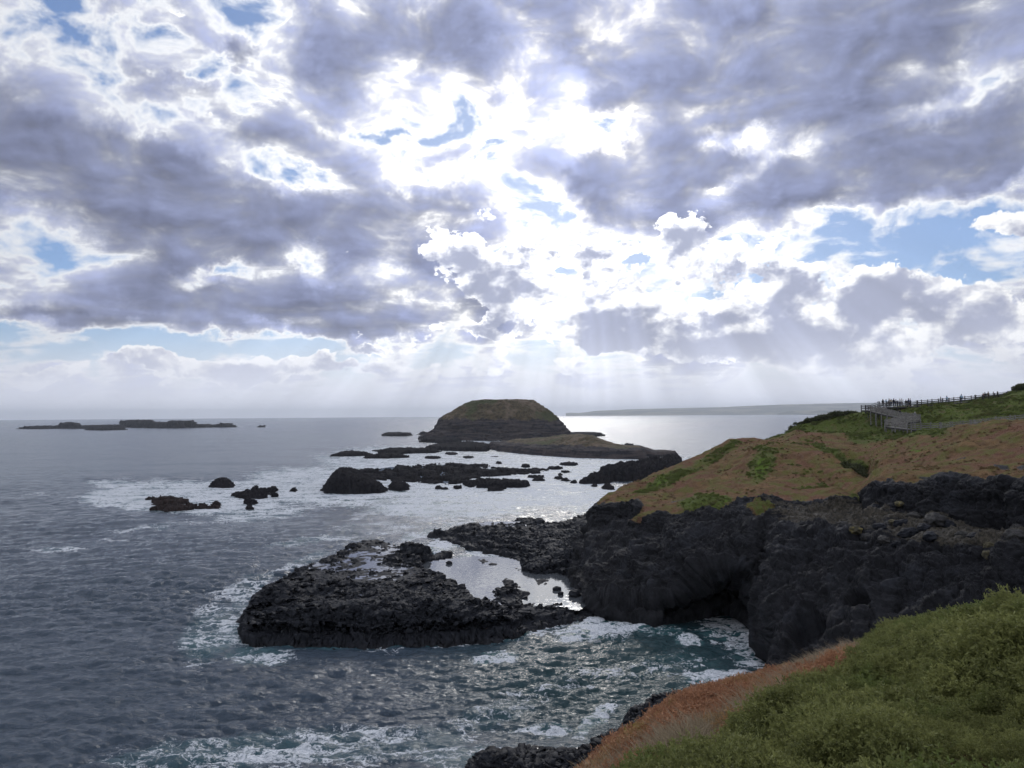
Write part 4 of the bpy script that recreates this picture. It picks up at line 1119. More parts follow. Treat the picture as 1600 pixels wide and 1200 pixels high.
def build_sea():
    # rows follow the picture rows down to the near shore; columns fan out past the frame
    hor = 648.6
    dy = np.concatenate([np.linspace(1.75, 30, 90), np.linspace(30, 120, 180)[1:], np.linspace(120, 640, 800)[1:], np.linspace(640, 1600, 60)[1:]])
    d = CAM_H * 1200 / dy
    az = np.concatenate([np.linspace(-1.5, -.62, 50, endpoint=False), np.linspace(-.62, .62, 1240), np.linspace(.62, 1.5, 50)[1:]])
    A, D = np.meshgrid(az, d[::-1])
    x = D * np.sin(A) ; y = D * np.cos(A)
    P = np.stack([x, y, 0 * x], -1)
    X, Y = project(P)
    X = np.where((Y > 0) & (np.abs(A) < .9), X, -5000)
    # shelter, foam and depth, all by place
    near = np.full(x.shape, 1e3)
    for G, w in WATERLINES:
        lo, hi = G.min(0) - 60, G.max(0) + 60
        m = (x > lo[0]) & (x < hi[0]) & (y > lo[1]) & (y < hi[1])
        if m.any(): near[m] = np.minimum(near[m], -sdf(x[m], y[m], G) / w)
    foam = np.zeros(x.shape)
    foam = np.maximum(foam, .58 * np.exp(-np.clip(near, 0, 99) / 1.3))
    zones = [(300,778,200,34,-4,.85),(215,782,120,20,-2,.75),(380,768,150,24,0,.85),(480,760,140,40,0,.8),(420,800,130,20,8,.45),(540,768,110,36,0,.8),(180,755,60,6,0,.5),(250,822,110,6,6,.5),(95,858,60,6,0,.55),(185,845,40,4,0,.4),(60,772,40,4,0,.3),
             (660,745,230,50,0,.75),(800,760,230,50,0,.75),(700,790,190,30,0,.62),(830,740,170,40,0,.7),(900,770,110,30,0,.75),(870,720,260,22,0,.62),(620,720,170,30,0,.62),(730,692,60,8,0,1.0),(1040,720,60,7,0,.8),
             (700,715,150,16,0,.55),(940,735,90,14,0,.6),(930,790,90,22,0,.5),(590,815,130,34,20,.36),(480,845,90,8,8,.5),(640,820,100,18,12,.40),(720,812,60,12,16,.55),
             (330,985,85,55,50,.52),(385,930,60,40,60,.48),(400,1025,80,22,0,.62),(365,985,30,26,0,.62),(380,945,22,30,30,.6),(470,878,70,10,20,.5),(420,900,40,10,30,.5),
             (960,975,95,28,8,.85),(905,985,60,16,20,.62),(1030,985,70,18,-8,.6),(1075,1003,34,8,0,.85),(775,1026,58,14,0,.9),(1140,985,80,26,0,.58),(1110,1055,70,16,6,.75),(1170,1020,50,30,0,.52),(1060,1035,110,26,0,.46),(870,1075,110,8,4,.42),(980,1050,120,18,0,.42),
             (520,1165,280,46,0,.50),(330,1180,180,34,0,.50),(660,1160,120,40,0,.5),(600,1150,120,18,0,.42),(220,1195,120,20,0,.45),(760,1120,150,30,20,.42),(930,1125,60,18,40,.62),(700,1185,70,30,0,.55),(850,1140,80,12,0,.5),
             (760,868,70,22,12,.9),(700,850,60,14,20,.85),(660,835,50,10,15,.7)]
    nz = fbm(P2(X, Y * 2.2, 1 / 42.0), 5, .6, 70)
    Xw = X + 26 * nz; Yw = Y + 9 * fbm(P2(X, Y * 2.5, 1 / 30.0), 4, .6, 75)
    for z in zones:
        rx, ry = z[2], z[3]
        m = (np.abs(X - z[0]) < max(rx, ry) + 40) & (np.abs(Y - z[1]) < max(rx, ry) + 40)
        if m.any(): foam[m] = np.maximum(foam[m], (z[5] * (1.3 if z[1] < 810 else 1)) * sst(0, .55, ell(Xw[m], Yw[m], *z[:5])))
    foam[X < -4000] = 0
    cove = ell(X, Y, 980, 1060, 420, 190)
    teal = sst(0, .8, cove) * (X > -4000)
    teal = np.maximum(teal, .8 * sst(0, .8, ell(X, Y, 200, 775, 60, 16)) * (X > -4000))
    far = sst(120, 420, D)
    # waves: two unlike tiles summed so that nothing repeats; short ones fade where the mesh can no longer carry them
    t1 = ocean_tile(127.0, 512, 6.0, math.radians(-72), 0.125, 3, .9, 7)
    t2 = ocean_tile(41.0, 512, 4.6, math.radians(-60), 0.11, 4, .22, 3)
    t3 = ocean_tile(460.0, 256, 12, math.radians(-100), 0.16, 5, 12, 160)
    c, s_ = math.cos(.5), math.sin(.5)
    w1 = sample_tile(t1, x, y) * sst(620, 160, D)[..., None]
    w2 = sample_tile(t2, x * c - y * s_, x * s_ + y * c) * sst(260, 70, D)[..., None]
    w3 = sample_tile(t3, x, y) * sst(2500, 300, D)[..., None]
    calm = (1 - .55 * sst(6, 0, near)) * np.clip(.95 + 1.5 * fbm(P2(x, y, 1 / 55.0), 4, .55, 88), .45, 1.5)
    chop = 1 + .35 * teal
    Wv = (w1 + w2 * chop[..., None] * 1.1 + w3 * .8) * calm[..., None]
    P[..., 2] += Wv[..., 0]
    P[..., 0] += .85 * Wv[..., 1]; P[..., 1] += .85 * Wv[..., 2]
    # crests of the short chop carry a little white near the shore
    crest = sst(.26, .62, (w1[..., 0] + w2[..., 0]) * chop)
    foam = np.maximum(foam, crest * (.12 * teal + .04) * (D < 260))
    foam = np.minimum(foam, .86)
    keep = (near > -3.0) | (sdf(x, y, WATERLINES[3][0]) > -1)
    me = grid_mesh('sea', P, keep, dict(foam=foam, teal=teal, far=far))
    tag(link('sea_water', me, M_SEA), kind='structure')
    # the sea bed, out of sight below, closes the world from under the water
build_sea()
# ------------------------------------------------------------------ the slope in front of the camera
EDGE = {  # image column -> (row, range) of the brink
 600:(1700,9), 780:(1440,13), 900:(1246,20), 920:(1226,21), 950:(1196,23), 1000:(1152,26), 1050:(1110,29), 1100:(1090,31), 1150:(1077,32), 1200:(1064,33), 1250:(1053,33), 1290:(1040,33), 1330:(1024,32.5), 1360:(1013,32),
 1400:(1008,31.5), 1440:(1004,31), 1490:(1000,30), 1540:(992,29), 1600:(982,28), 1750:(955,26), 1950:(920,24), 2200:(880,22), 2600:(850,20)}

def build_slope():
    ks = sorted(EDGE)
    pts = np.array([at_d(k, *EDGE[k]) for k in ks])
    px = np.concatenate([np.arange(600, 880, 6.0), np.arange(880, 1640, 1.6), np.arange(1640, 2600, 8.0)])
    E = np.stack([np.interp(px, ks, pts[:, a]) for a in range(3)], -1)
    E = smooth_cols(E[None], 5)[0]
    foot = np.array([0.0, 0.0, 26.3])
    dirn = E - foot; hd = dirn / np.linalg.norm(dirn[:, :2], axis=1, keepdims=True)
    rows = []
    for f in np.concatenate([[-.4, -.2], np.linspace(0, 1, 260)]):
        q = foot + dirn * f
        q[:, 2] += .5 * math.sin(max(0, min(1, f)) * PI) * 1.0
        rows.append(q)
    for (dd, dz) in [(.25, -.12), (.5, -.35), (.8, -.8), (1.2, -1.6), (2.0, -3.4), (3.2, -6.5), (4.2, -9), (6, -13), (7.5, -17), (9, -20.5), (11, -24)]:
        q = E + hd * np.array([dd, dd, 0]); q[:, 2] = E[:, 2] + dz; rows.append(q)
    P = np.array(rows)
    k = len(rows) - 11
    X, Y = project(P)
    rr = np.arange(len(rows))[:, None] * np.ones(len(px))[None]
    P[..., 2] += .28 * fbm(P * .25, 4, .5, 400) * sst(k + 2, k - 60, rr) + .05 * fbm(P * 2.5, 3, .6, 405)
    drop = sst(k + 1, k + 5, rr)
    P += (drop * 1.5)[..., None] * (np.stack([fbm(P * .5, 4, .6, 410), fbm(P * .5, 4, .6, 411), 0 * drop], -1))
    me = grid_mesh('slope', P, None, dict(rock=sst(k + 1.5, k + 4.5, rr)), flip=True)
    m, t, bs = material('near_slope_ground')
    G = t.node('ShaderNodeNewGeometry').outputs['Position']
    n1 = t.noise(G, 1.2, 5, .65); n2 = t.noise(G, 9.0, 5, .7)
    c = t.mix(t.mr(n1, .38, .62), (0.17, 0.070, 0.045), (0.20, 0.115, 0.068))
    c = t.mix(t.mr(n2, .35, .65), t.v('SCALE', c, .45), c)
    c = t.mix(t.mr(t.m('ADD', t.attr('rock'), t.m('MULTIPLY', t.m('SUBTRACT', n1, .5), .6)), .4, .6), c, (0.03, 0.03, 0.034))
    t.put(bs.inputs['Base Color'], c); bs.inputs['Roughness'].default_value = .9; bs.inputs['Specular IOR Level'].default_value = .1
    t.put(bs.inputs['Normal'], t.node('ShaderNodeBump', {'Height': n2, 'Strength': .9, 'Distance': .12}))
    tag(link('near_slope', me, m), kind='structure')
    return P[2:k]
SLOPE = build_slope()

def slope_points(n, seed):
    """scatter by area over the slope: position, and where it lies"""
    r = np.random.default_rng(seed)
    P = SLOPE
    a = P[:-1, :-1]; b = P[:-1, 1:]; c = P[1:, :-1]
    area = np.linalg.norm(np.cross(b - a, c - a), axis=-1).ravel()
    pick = r.choice(len(area), n, p=area / area.sum())
    u = r.random((n, 1)); v = r.random((n, 1))
    A = a.reshape(-1, 3)[pick]; B = b.reshape(-1, 3)[pick]; C_ = c.reshape(-1, 3)[pick]
    q = A + (B - A) * u + (C_ - A) * v
    row = pick // (P.shape[1] - 1) / (P.shape[0] - 1)
    X, Y = project(q)
    return q, X, Y, row, r

def leaf_material(name, a, b, c=None, trans=.35, rough=.65):
    m = bpy.data.materials.new(name); m.use_nodes = True
    t = NT(m.node_tree); bs = m.node_tree.nodes['Principled BSDF']; out = m.node_tree.nodes['Material Output']
    oi = t.node('ShaderNodeObjectInfo'); lv = t.attr('leaf')
    P = t.node('ShaderNodeNewGeometry').outputs['Position']
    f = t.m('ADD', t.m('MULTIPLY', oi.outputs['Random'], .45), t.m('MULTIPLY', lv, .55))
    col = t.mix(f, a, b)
    if c: col = t.mix(t.mr(t.noise(P, .45, 4, .6), .50, .64, 0, .8), col, c)
    t.put(bs.inputs['Base Color'], col); bs.inputs['Roughness'].default_value = rough; bs.inputs['Specular IOR Level'].default_value = .25
    tr = t.node('ShaderNodeBsdfTranslucent', {'Color': col})
    mx = t.node('ShaderNodeMixShader', {0: trans, 1: bs.outputs[0], 2: tr.outputs[0]})
    m.node_tree.links.new(mx.outputs[0], out.inputs[0])
    return m

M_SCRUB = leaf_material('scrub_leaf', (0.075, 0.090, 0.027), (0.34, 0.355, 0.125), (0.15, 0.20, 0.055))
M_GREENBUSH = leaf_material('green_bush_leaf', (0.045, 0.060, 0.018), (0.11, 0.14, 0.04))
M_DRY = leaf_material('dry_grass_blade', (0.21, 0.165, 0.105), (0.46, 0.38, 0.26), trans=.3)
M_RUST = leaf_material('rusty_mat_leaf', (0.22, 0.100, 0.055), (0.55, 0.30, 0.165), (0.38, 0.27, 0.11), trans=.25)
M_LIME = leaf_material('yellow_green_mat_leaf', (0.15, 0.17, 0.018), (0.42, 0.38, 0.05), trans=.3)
M_TWIG = plain('twig', (0.06, 0.045, 0.035), .9)

def leaves(base, direc, L, W, r):
    """flat pointed quads, each from its base along its direction"""
    n = len(base)
    side = np.cross(direc, r.normal(size=(n, 3))); side /= np.linalg.norm(side, axis=1, keepdims=True) + 1e-9
    up = direc
    mid = base + up * (L * .55)[:, None]
    V = np.stack([base, mid + side * (W / 2)[:, None], base + up * L[:, None], mid - side * (W / 2)[:, None]], 1).reshape(-1, 3)
    F = np.arange(4 * n).reshape(n, 4)
    return V, F

def bush_mesh(name, seed, rad=.5, h=.5, sprigs=260, per=12, L=.035, W=.008, up=.35):
    r = np.random.default_rng(seed)
    V, F, lf, n0 = [], [], [], 0
    # a few heads make the outline uneven
    heads = [(r.uniform(-.5, .5) * rad, r.uniform(-.5, .5) * rad, r.uniform(.35, .75) * h, r.uniform(.35, .6) * rad) for _ in range(7)]
    hd = np.array(heads)[r.integers(0, 7, sprigs)]
    d = r.normal(size=(sprigs, 3)); d[:, 2] = np.abs(d[:, 2]) * .9 - .15; d /= np.linalg.norm(d, axis=1, keepdims=True)
    rr = r.uniform(.45, 1.0, sprigs) ** .6
    S = hd[:, :3] + d * (hd[:, 3] * rr)[:, None] * [1, 1, .85]
    S[:, 2] = np.maximum(S[:, 2], .02)
    D = d + [0, 0, up] + r.normal(size=(sprigs, 3)) * .3; D /= np.linalg.norm(D, axis=1, keepdims=True)
    SL = r.uniform(.04, .10, sprigs) * (rad / .5)
    shade = r.random(sprigs)
    for k in range(per):
        f = (k + r.random(sprigs)) / per
        base = S + D * (SL * f)[:, None]
        ld = D * .55 + r.normal(size=(sprigs, 3)) * .75; ld /= np.linalg.norm(ld, axis=1, keepdims=True)
        v, q = leaves(base, ld, L * r.uniform(.6, 1.25, sprigs), W * r.uniform(.8, 1.3, sprigs), r)
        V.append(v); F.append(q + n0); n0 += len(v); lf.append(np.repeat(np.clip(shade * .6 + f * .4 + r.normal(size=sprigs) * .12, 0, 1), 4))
    me = mesh_from(name, np.concatenate(V), np.concatenate(F), smooth=False)
    attr(me, 'leaf', np.concatenate(lf))
    return me

def tuft_mesh(name, seed, n=60, h=.35, spread=.12, w=.006, lean=.35):
    r = np.random.default_rng(seed)
    V, F, lf = [], [], []; c = 0
    for i in range(n):
        a = r.random() * 6.28; b = np.array([math.cos(a), math.sin(a), 0]) * r.random() * spread
        L = h * r.uniform(.5, 1.1); dr = np.array([math.cos(a), math.sin(a), 0]) * r.uniform(.1, lean * 2) + [r.normal() * .15, r.normal() * .15, 1.0]
        sd = np.cross(dr, [r.normal(), r.normal(), .3]); sd /= np.linalg.norm(sd)
        p0, p1, p2 = b, b + dr * L * .55, b + dr * L * .9 + np.array([dr[0], dr[1], -.25]) * L * .45
        V += [p0 - sd * w, p0 + sd * w, p1 + sd * w * .8, p1 - sd * w * .8, p2 + sd * w * .15, p2 - sd * w * .15]
        F += [(c, c + 1, c + 2, c + 3), (c + 3, c + 2, c + 4, c + 5)]; c += 6
        lf += [r.random()] * 6
    me = mesh_from(name, np.array(V), np.array(F), smooth=False)
    attr(me, 'leaf', np.array(lf))
    return me

def scatter(name, protos, mat, pos, scale, rot, label, cat, tilt=None):
    """one object of ground cover: every point of its mesh carries one of the plants"""
    col = bpy.data.collections.new(name + '_plants')
    for k, me in enumerate(protos):
        me.materials.clear(); me.materials.append(mat)
        col.objects.link(bpy.data.objects.new('plant', me))
    me = bpy.data.meshes.new(name)
    me.vertices.add(len(pos)); me.vertices.foreach_set('co', np.asarray(pos, np.float32).ravel())
    attr(me, 'size', scale); attr(me, 'turn', rot)
    a = me.attributes.new('kind', 'INT', 'POINT'); a.data.foreach_set('value', RNG.integers(0, len(protos), len(pos)).astype(np.int32))
    me.update()
    g = bpy.data.node_groups.new(name + '_nodes', 'GeometryNodeTree')
    g.interface.new_socket('Geometry', in_out='INPUT', socket_type='NodeSocketGeometry')
    g.interface.new_socket('Geometry', in_out='OUTPUT', socket_type='NodeSocketGeometry')
    N, L = g.nodes, g.links
    gi, go = N.new('NodeGroupInput'), N.new('NodeGroupOutput')
    m2p = N.new('GeometryNodeMeshToPoints'); L.new(gi.outputs[0], m2p.inputs[0])
    ci = N.new('GeometryNodeCollectionInfo'); ci.inputs[0].default_value = col
    ci.inputs['Separate Children'].default_value = True; ci.inputs['Reset Children'].default_value = True
    ip_ = N.new('GeometryNodeInstanceOnPoints'); L.new(m2p.outputs[0], ip_.inputs['Points']); L.new(ci.outputs[0], ip_.inputs['Instance'])
    ip_.inputs['Pick Instance'].default_value = True
    def named(nm, dt):
        n = N.new('GeometryNodeInputNamedAttribute'); n.data_type = dt; n.inputs[0].default_value = nm; return n.outputs[0]
    L.new(named('kind', 'INT'), ip_.inputs['Instance Index'])
    L.new(named('size', 'FLOAT'), ip_.inputs['Scale'])
    cx = N.new('ShaderNodeCombineXYZ'); L.new(named('turn', 'FLOAT'), cx.inputs[2])
    L.new(cx.outputs[0], ip_.inputs['Rotation'])
    L.new(ip_.outputs[0], go.inputs[0])
    o = link(name, me)
    md = o.modifiers.new('plants', 'NODES'); md.node_group = g
    tag(o, label, cat, kind='stuff')
    return o

def build_ground_cover():
    # line between the scrub and the open mat, as (column, row)
    sl = np.array([(600, 1760), (880, 1380), (960, 1262), (1010, 1216), (1060, 1192), (1110, 1166), (1170, 1142), (1215, 1126), (1260, 1098), (1300, 1064), (1330, 1026), (1345, 990), (1370, 900)])
    def side(X, Y):      # > 0 inside the scrub
        return X - np.interp(-Y, -sl[::-1, 1][::-1] * 1.0, sl[:, 0]) if False else X - np.interp(Y, sl[::-1, 1], sl[::-1, 0])
    q, X, Y, row, r = slope_points(7000, 1)
    rng = np.hypot(q[:, 0], q[:, 1])
    s = side(X, Y)
    m = (s > 6) & (rng > 3.4) & (row < .995) & (Y < 2200)
    # the nearer, the fewer are needed outside the frame
    m &= (X < 1750) | (r.random(len(X)) < .5)
    clump = .95 + 1.7 * fbm(q * .6, 3, .5, 430)
    size = np.clip(clump, .45, 1.45) * r.uniform(.8, 1.2, len(q))
    pos = q[m] - [0, 0, .06]; pos[:, 2] += .55 * fbm(q[m] * .55, 3, .5, 430)
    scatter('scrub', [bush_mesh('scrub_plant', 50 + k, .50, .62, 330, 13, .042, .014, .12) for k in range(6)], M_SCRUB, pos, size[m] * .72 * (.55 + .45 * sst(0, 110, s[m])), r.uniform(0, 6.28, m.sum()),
            'dense olive green coastal scrub covering the slope at bottom right', 'scrub')
    # dry grass along the boundary and sticking up over the brink
    q, X, Y, row, r = slope_points(26000, 2); s = side(X, Y)
    w = np.clip(1.1 - np.abs(s + 26) / 40, 0, 1)
    m = (r.random(len(X)) < w * .5) & (X > 860)
    tufts = [tuft_mesh('grass_tuft', 70 + k, 50, .46, .12, .006) for k in range(4)]
    scatter('dry_grass', tufts, M_DRY, q[m], r.uniform(.5, 1.15, m.sum()), r.uniform(0, 6.28, m.sum()), 'pale dry grass between the rusty ground cover and the green scrub', 'dry grass')
    # rusty mat
    q, X, Y, row, r = slope_points(60000, 3); s = side(X, Y)
    m = (s < 10) & (X > 700) & (r.random(len(X)) < .8)
    rust = [bush_mesh('mat_plant', 90 + k, .24, .16, 70, 7, .034, .014, .1) for k in range(4)]
    scatter('rusty_ground_cover', rust, M_RUST, q[m], r.uniform(.6, 1.3, m.sum()) * np.clip(.9 + 1.6 * fbm(q[m] * .8, 3, .6, 445), .4, 1.6), r.uniform(0, 6.28, m.sum()), 'rust red low ground cover along the cliff edge below the scrub', 'ground cover')
    # yellow green cushions on the brink
    q, X, Y, row, r = slope_points(60000, 4)
    v = np.zeros(len(X))
    for (cx, cy, rx, ry, an) in [(1217, 1048, 26, 9, 6), (1085, 1080, 48, 10, 15), (1050, 1098, 22, 10, 30), (1005, 1132, 24, 10, 30), (935, 1190, 26, 16, 40), (985, 1165, 30, 10, 20), (1145, 1066, 12, 6, 0), (1350, 984, 60, 8, 6), (945, 1178, 20, 16, 0)]:
        v = np.maximum(v, ell(X, Y, cx, cy, rx * 1.2, ry * 1.0, an))
    v = sst(.25, .6, v + .6 * fbm(q * .9, 3, .6, 440))
    m = r.random(len(X)) < v * .5
    lime = [bush_mesh('cushion_plant', 110 + k, .26, .20, 80, 8, .028, .010, .2) for k in range(3)]
    scatter('yellow_green_cushion_plant', lime, M_LIME, q[m], r.uniform(.6, 1.2, m.sum()), r.uniform(0, 6.28, m.sum()), 'yellow green cushion plants dotted along the cliff brink', 'cushion plants')
    # two bushes that stand alone in the grass
    def bush(px, py, d, sc, seed, label):
        c = at_d(px, py, d)
        root = empty('bush', c); tag(root, label, 'bush', 'bushes standing apart on the near slope')
        f = link('foliage', bush_mesh('foliage', seed, .62, 1.25, 900, 14, .045, .011, .8), M_GREENBUSH, root)
        f.scale = (sc, sc, sc)
        mb = MB()
        rs = np.random.default_rng(seed)
        for k in range(9):
            a = rs.random() * 6.28
            mb.bar((0, 0, -.1), (math.cos(a) * .3 * sc, math.sin(a) * .3 * sc, rs.uniform(.5, .9) * sc), .02, .02)
        mb.build('stem', M_TWIG, root)
    bush(1103, 1139, 24.5, .92, 120, 'upright dark green bush standing alone in the dry grass below the scrub')
    bush(1182, 1128, 23.5, 1.0, 121, 'dark green bush on the near corner of the scrub, right of the dry grass')
build_ground_cover()

def build_headland_cover():
    """tussocks and low shrubs that roughen the headland's grass"""
    P, T, px, veg, green, scrub, (X1, Y1) = HEAD
    r = np.random.default_rng(9)
    a = P[:-1, :-1]; b = P[:-1, 1:]; c = P[1:, :-1]
    area = np.linalg.norm(np.cross(b - a, c - a), axis=-1)
    w = area * (T[:-1, :-1] > 5.9) * (T[:-1, :-1] < 13.3) * (veg[:-1, :-1] > .55) * (X1[:-1, :-1] < 1700)
    w = w.ravel(); pick = r.choice(len(w), 30000, p=w / w.sum())
    u, v = r.random((len(pick), 1)), r.random((len(pick), 1))
    A_ = a.reshape(-1, 3)[pick]; q = A_ + (b.reshape(-1, 3)[pick] - A_) * u + (c.reshape(-1, 3)[pick] - A_) * v
    g = green[:-1, :-1].ravel()[pick] + .5 * fbm(q * .3, 3, .6, 450); s = scrub[:-1, :-1].ravel()[pick]; t = T[:-1, :-1].ravel()[pick]
    cl = fbm(q * .16, 4, .6, 455)
    def put(m, name, mat, lo, hi, seed, label, cat, wh):
        protos = [bush_mesh(name + '_plant', seed + k, .5, .5 * wh, 90, 7, .13, .05, .2) for k in range(4)]
        scatter(name, protos, mat, q[m] - [0, 0, .05], r.uniform(lo, hi, m.sum()) * np.clip(.9 + 1.6 * cl[m], .4, 1.7), r.uniform(0, 6.28, m.sum()), label, cat)
    u_ = r.random(len(pick))
    put((g < .42) & (s < .3) & (u_ < np.clip(.05 + .8 * cl, .015, 1)), 'dry_tussock', M_TUSSOCK, .25, .6, 400, 'brown and tan tussocks over the rounded top of the headland', 'tussocks', .55)
    put((g >= .42) & (s < .3) & (u_ < np.clip(.45 + 1.6 * cl, .1, 1)), 'green_tussock', M_GREENTUFT, .35, .95, 410, 'green tussock grass on the hill around the boardwalk', 'tussocks', .7)
    put((s >= .3), 'headland_scrub', M_DARKSCRUB, 1.0, 2.4, 420, 'dark low scrub on the seaward shoulder of the green hill', 'scrub', .9)
M_TUSSOCK = leaf_material('dry_tussock_blade', (0.13, 0.085, 0.050), (0.34, 0.235, 0.125), (0.19, 0.165, 0.065), trans=.25)
M_GREENTUFT = leaf_material('green_tussock_blade', (0.075, 0.105, 0.025), (0.25, 0.30, 0.085), (0.18, 0.17, 0.07), trans=.3)
M_DARKSCRUB = leaf_material('dark_scrub_leaf', (0.030, 0.040, 0.016), (0.10, 0.11, 0.045), trans=.25)
build_headland_cover()
# ------------------------------------------------------------------ weathered timber boardwalk on the green hill
M_TIMBER = plain('weathered_timber', (0.20, 0.195, 0.185), .85, .35, 3.0)
M_TIMBER_DARK = plain('dark_timber', (0.055, 0.052, 0.052), .85, .35, 3.0)
M_DECK = plain('deck_boards', (0.21, 0.20, 0.185), .85, .3, 5.0)
M_MESH = plain('rail_boards', (0.22, 0.21, 0.195), .85, .35, 4.0)

def walkway(name, label, pts, width=2.0, rail=1.25, spacing=2.0, legs=2.0, sides=(-1, 1), boards=(1.25, .85, .45), dark=False, panels=False):
    """pts: world points of the deck centre line"""
    pts = [np.asarray(p, float) for p in pts]
    root = empty(name, pts[0]); tag(root, label, 'boardwalk', 'timber boardwalks on the headland')
    o = pts[0]
    deck, fascia, rails, joist = MB(), MB(), MB(), MB()
    posts = []
    for a, b in zip(pts[:-1], pts[1:]):
        t = b - a; L = np.linalg.norm(t); t = t / L
        sd = np.cross(t, [0, 0, 1]); sd /= np.linalg.norm(sd)
        n = max(1, int(L / .24))
        for k in range(n):       # planks with gaps
            c = a + t * (k + .5) * L / n - o
            deck.box(c, (L / n * .86, width, .05), np.stack([t, sd, np.cross(sd, t)]))
        for s_ in (-1, 1):
            joist.bar(a + sd * s_ * width * .46 - o - [0, 0, .19], b + sd * s_ * width * .46 - o - [0, 0, .19], .10, .28)
        for s_ in sides:
            for i, hh in enumerate(boards):
                rails.bar(a + sd * s_ * width / 2 + [0, 0, hh] - o, b + sd * s_ * width / 2 + [0, 0, hh] - o, .05 if i else .14, .16 if i else .07)
            if panels:
                for hh in (.25, .65, 1.05):
                    rails.bar(a + sd * s_ * (width / 2 - .06) + [0, 0, hh] - o, b + sd * s_ * (width / 2 - .06) + [0, 0, hh] - o, .03, .17)
            m = max(1, int(round(L / spacing)))
            for k in range(m + 1):
                posts.append(a + t * L * k / m + sd * s_ * (width / 2 + .07) - o)
    deck.build('deck', M_DECK, root); joist.build('joist', M_TIMBER_DARK, root); rails.build('rail', M_TIMBER_DARK if dark else M_MESH, root)
    pm = MB(); pm.box((0, 0, (rail + .12 - legs) / 2), (.15, .15, rail + .12 + legs)); pm.box((0, 0, rail + .14), (.19, .19, .05))
    me = pm.mesh('post'); me.materials.append(M_TIMBER_DARK if dark else M_TIMBER)
    for p in posts[:100]:
        q = bpy.data.objects.new('post', me); COL.objects.link(q); q.parent = root; q.location = tuple(p)
    return root

A = lambda px, py, d: at_d(px, py, d)
walkway('boardwalk', 'upper boardwalk along the skyline with dark post and rail fence and walkers', [A(1364,642.5,206), A(1380,636.3,209), A(1428,635,214), A(1478,631,218), (A(1530,626,222)), A(1566,621.5,226), A(1582,619.5,228)], 2.6, 1.3, 2.6, 1.6, dark=True)
walkway('boardwalk', 'short dark boardwalk spur at the left end of the skyline walk', [A(1349,641,208), A(1364,641.5,207)], 2.0, 1.1, 1.4, .8, dark=True)
walkway('boardwalk', 'stilted timber ramp running down right from the lookout end of the skyline walk', [A(1364,643,204), A(1390,649,202), A(1412,653.5,200.5), A(1434,656.5,199)], 2.0, 1.3, 1.5, 3.2, panels=True)
walkway('boardwalk', 'middle timber ramp doubling back under the stilted ramp', [A(1434,658,197), A(1412,660,195.5), A(1389,664.5,193.5)], 2.0, 1.3, 1.5, 1.6, panels=True)
walkway('boardwalk', 'lower timber boardwalk running right along the foot of the green hill', [A(1389,666.5,191), A(1405,668.5,189), A(1424,671,187), A(1470,671,187), A(1520,667,188), A(1560,662,190), A(1605,657.5,192), A(1680,652,195)], 2.2, 1.35, 2.2, 1.0)

# ------------------------------------------------------------------ people on the boardwalk
def skin_mesh(name, joints, edges, sub=2):
    me = bpy.data.meshes.new(name)
    me.from_pydata([j[0] for j in joints], edges, [])
    o = bpy.data.objects.new(name, me); COL.objects.link(o)
    md = o.modifiers.new('skin', 'SKIN')
    for v, j in zip(me.skin_vertices[0].data, joints):
        r = j[1] if isinstance(j[1], tuple) else (j[1], j[1]); v.radius = r
    me.skin_vertices[0].data[0].use_root = True
    o.modifiers.new('sub', 'SUBSURF').levels = sub
    dg = bpy.context.evaluated_depsgraph_get()
    out = bpy.data.meshes.new_from_object(o.evaluated_get(dg))
    for p in out.polygons: p.use_smooth = True
    bpy.data.objects.remove(o); out.name = name
    return out

def pose(kind):
    """joint positions for a standing, leaning or walking figure 1.7 m tall, facing -Y"""
    st = {'stand': 0, 'lean': 1, 'walk': 2, 'phone': 3}[kind]
    hip = (0, 0, .92); step = .22 if st == 2 else .04
    lean = -.10 if st == 1 else 0
    J = dict(hip=hip, chest=(0, lean, 1.26), neck=(0, lean * 1.2, 1.45), head=(0, lean * 1.3 - .02, 1.58), crown=(0, lean * 1.3, 1.68))
    for s, n in ((-1, 'l'), (1, 'r')):
        J['hip' + n] = (s * .10, 0, .88); J['knee' + n] = (s * .11, s * step * .5 - .03, .48); J['ank' + n] = (s * .11, s * step, .08); J['toe' + n] = (s * .13, s * step - .17, .04)
        J['sh' + n] = (s * .19, lean, 1.38)
        if st == 1: J['el' + n] = (s * .27, lean - .18, 1.18); J['wr' + n] = (s * .20, lean - .36, 1.12)
        elif st == 3 and s == 1: J['el' + n] = (s * .24, -.16, 1.20); J['wr' + n] = (s * .08, -.30, 1.42)
        else: J['el' + n] = (s * .25, .04 + s * step * -.4, 1.10); J['wr' + n] = (s * .24, -.04 - s * step * .8, .86)
        w = np.array(J['wr' + n]); e = np.array(J['el' + n]); d = (w - e) / np.linalg.norm(w - e)
        J['hand' + n] = tuple(w + d * .09); J['fing' + n] = tuple(w + d * .16)
    return J

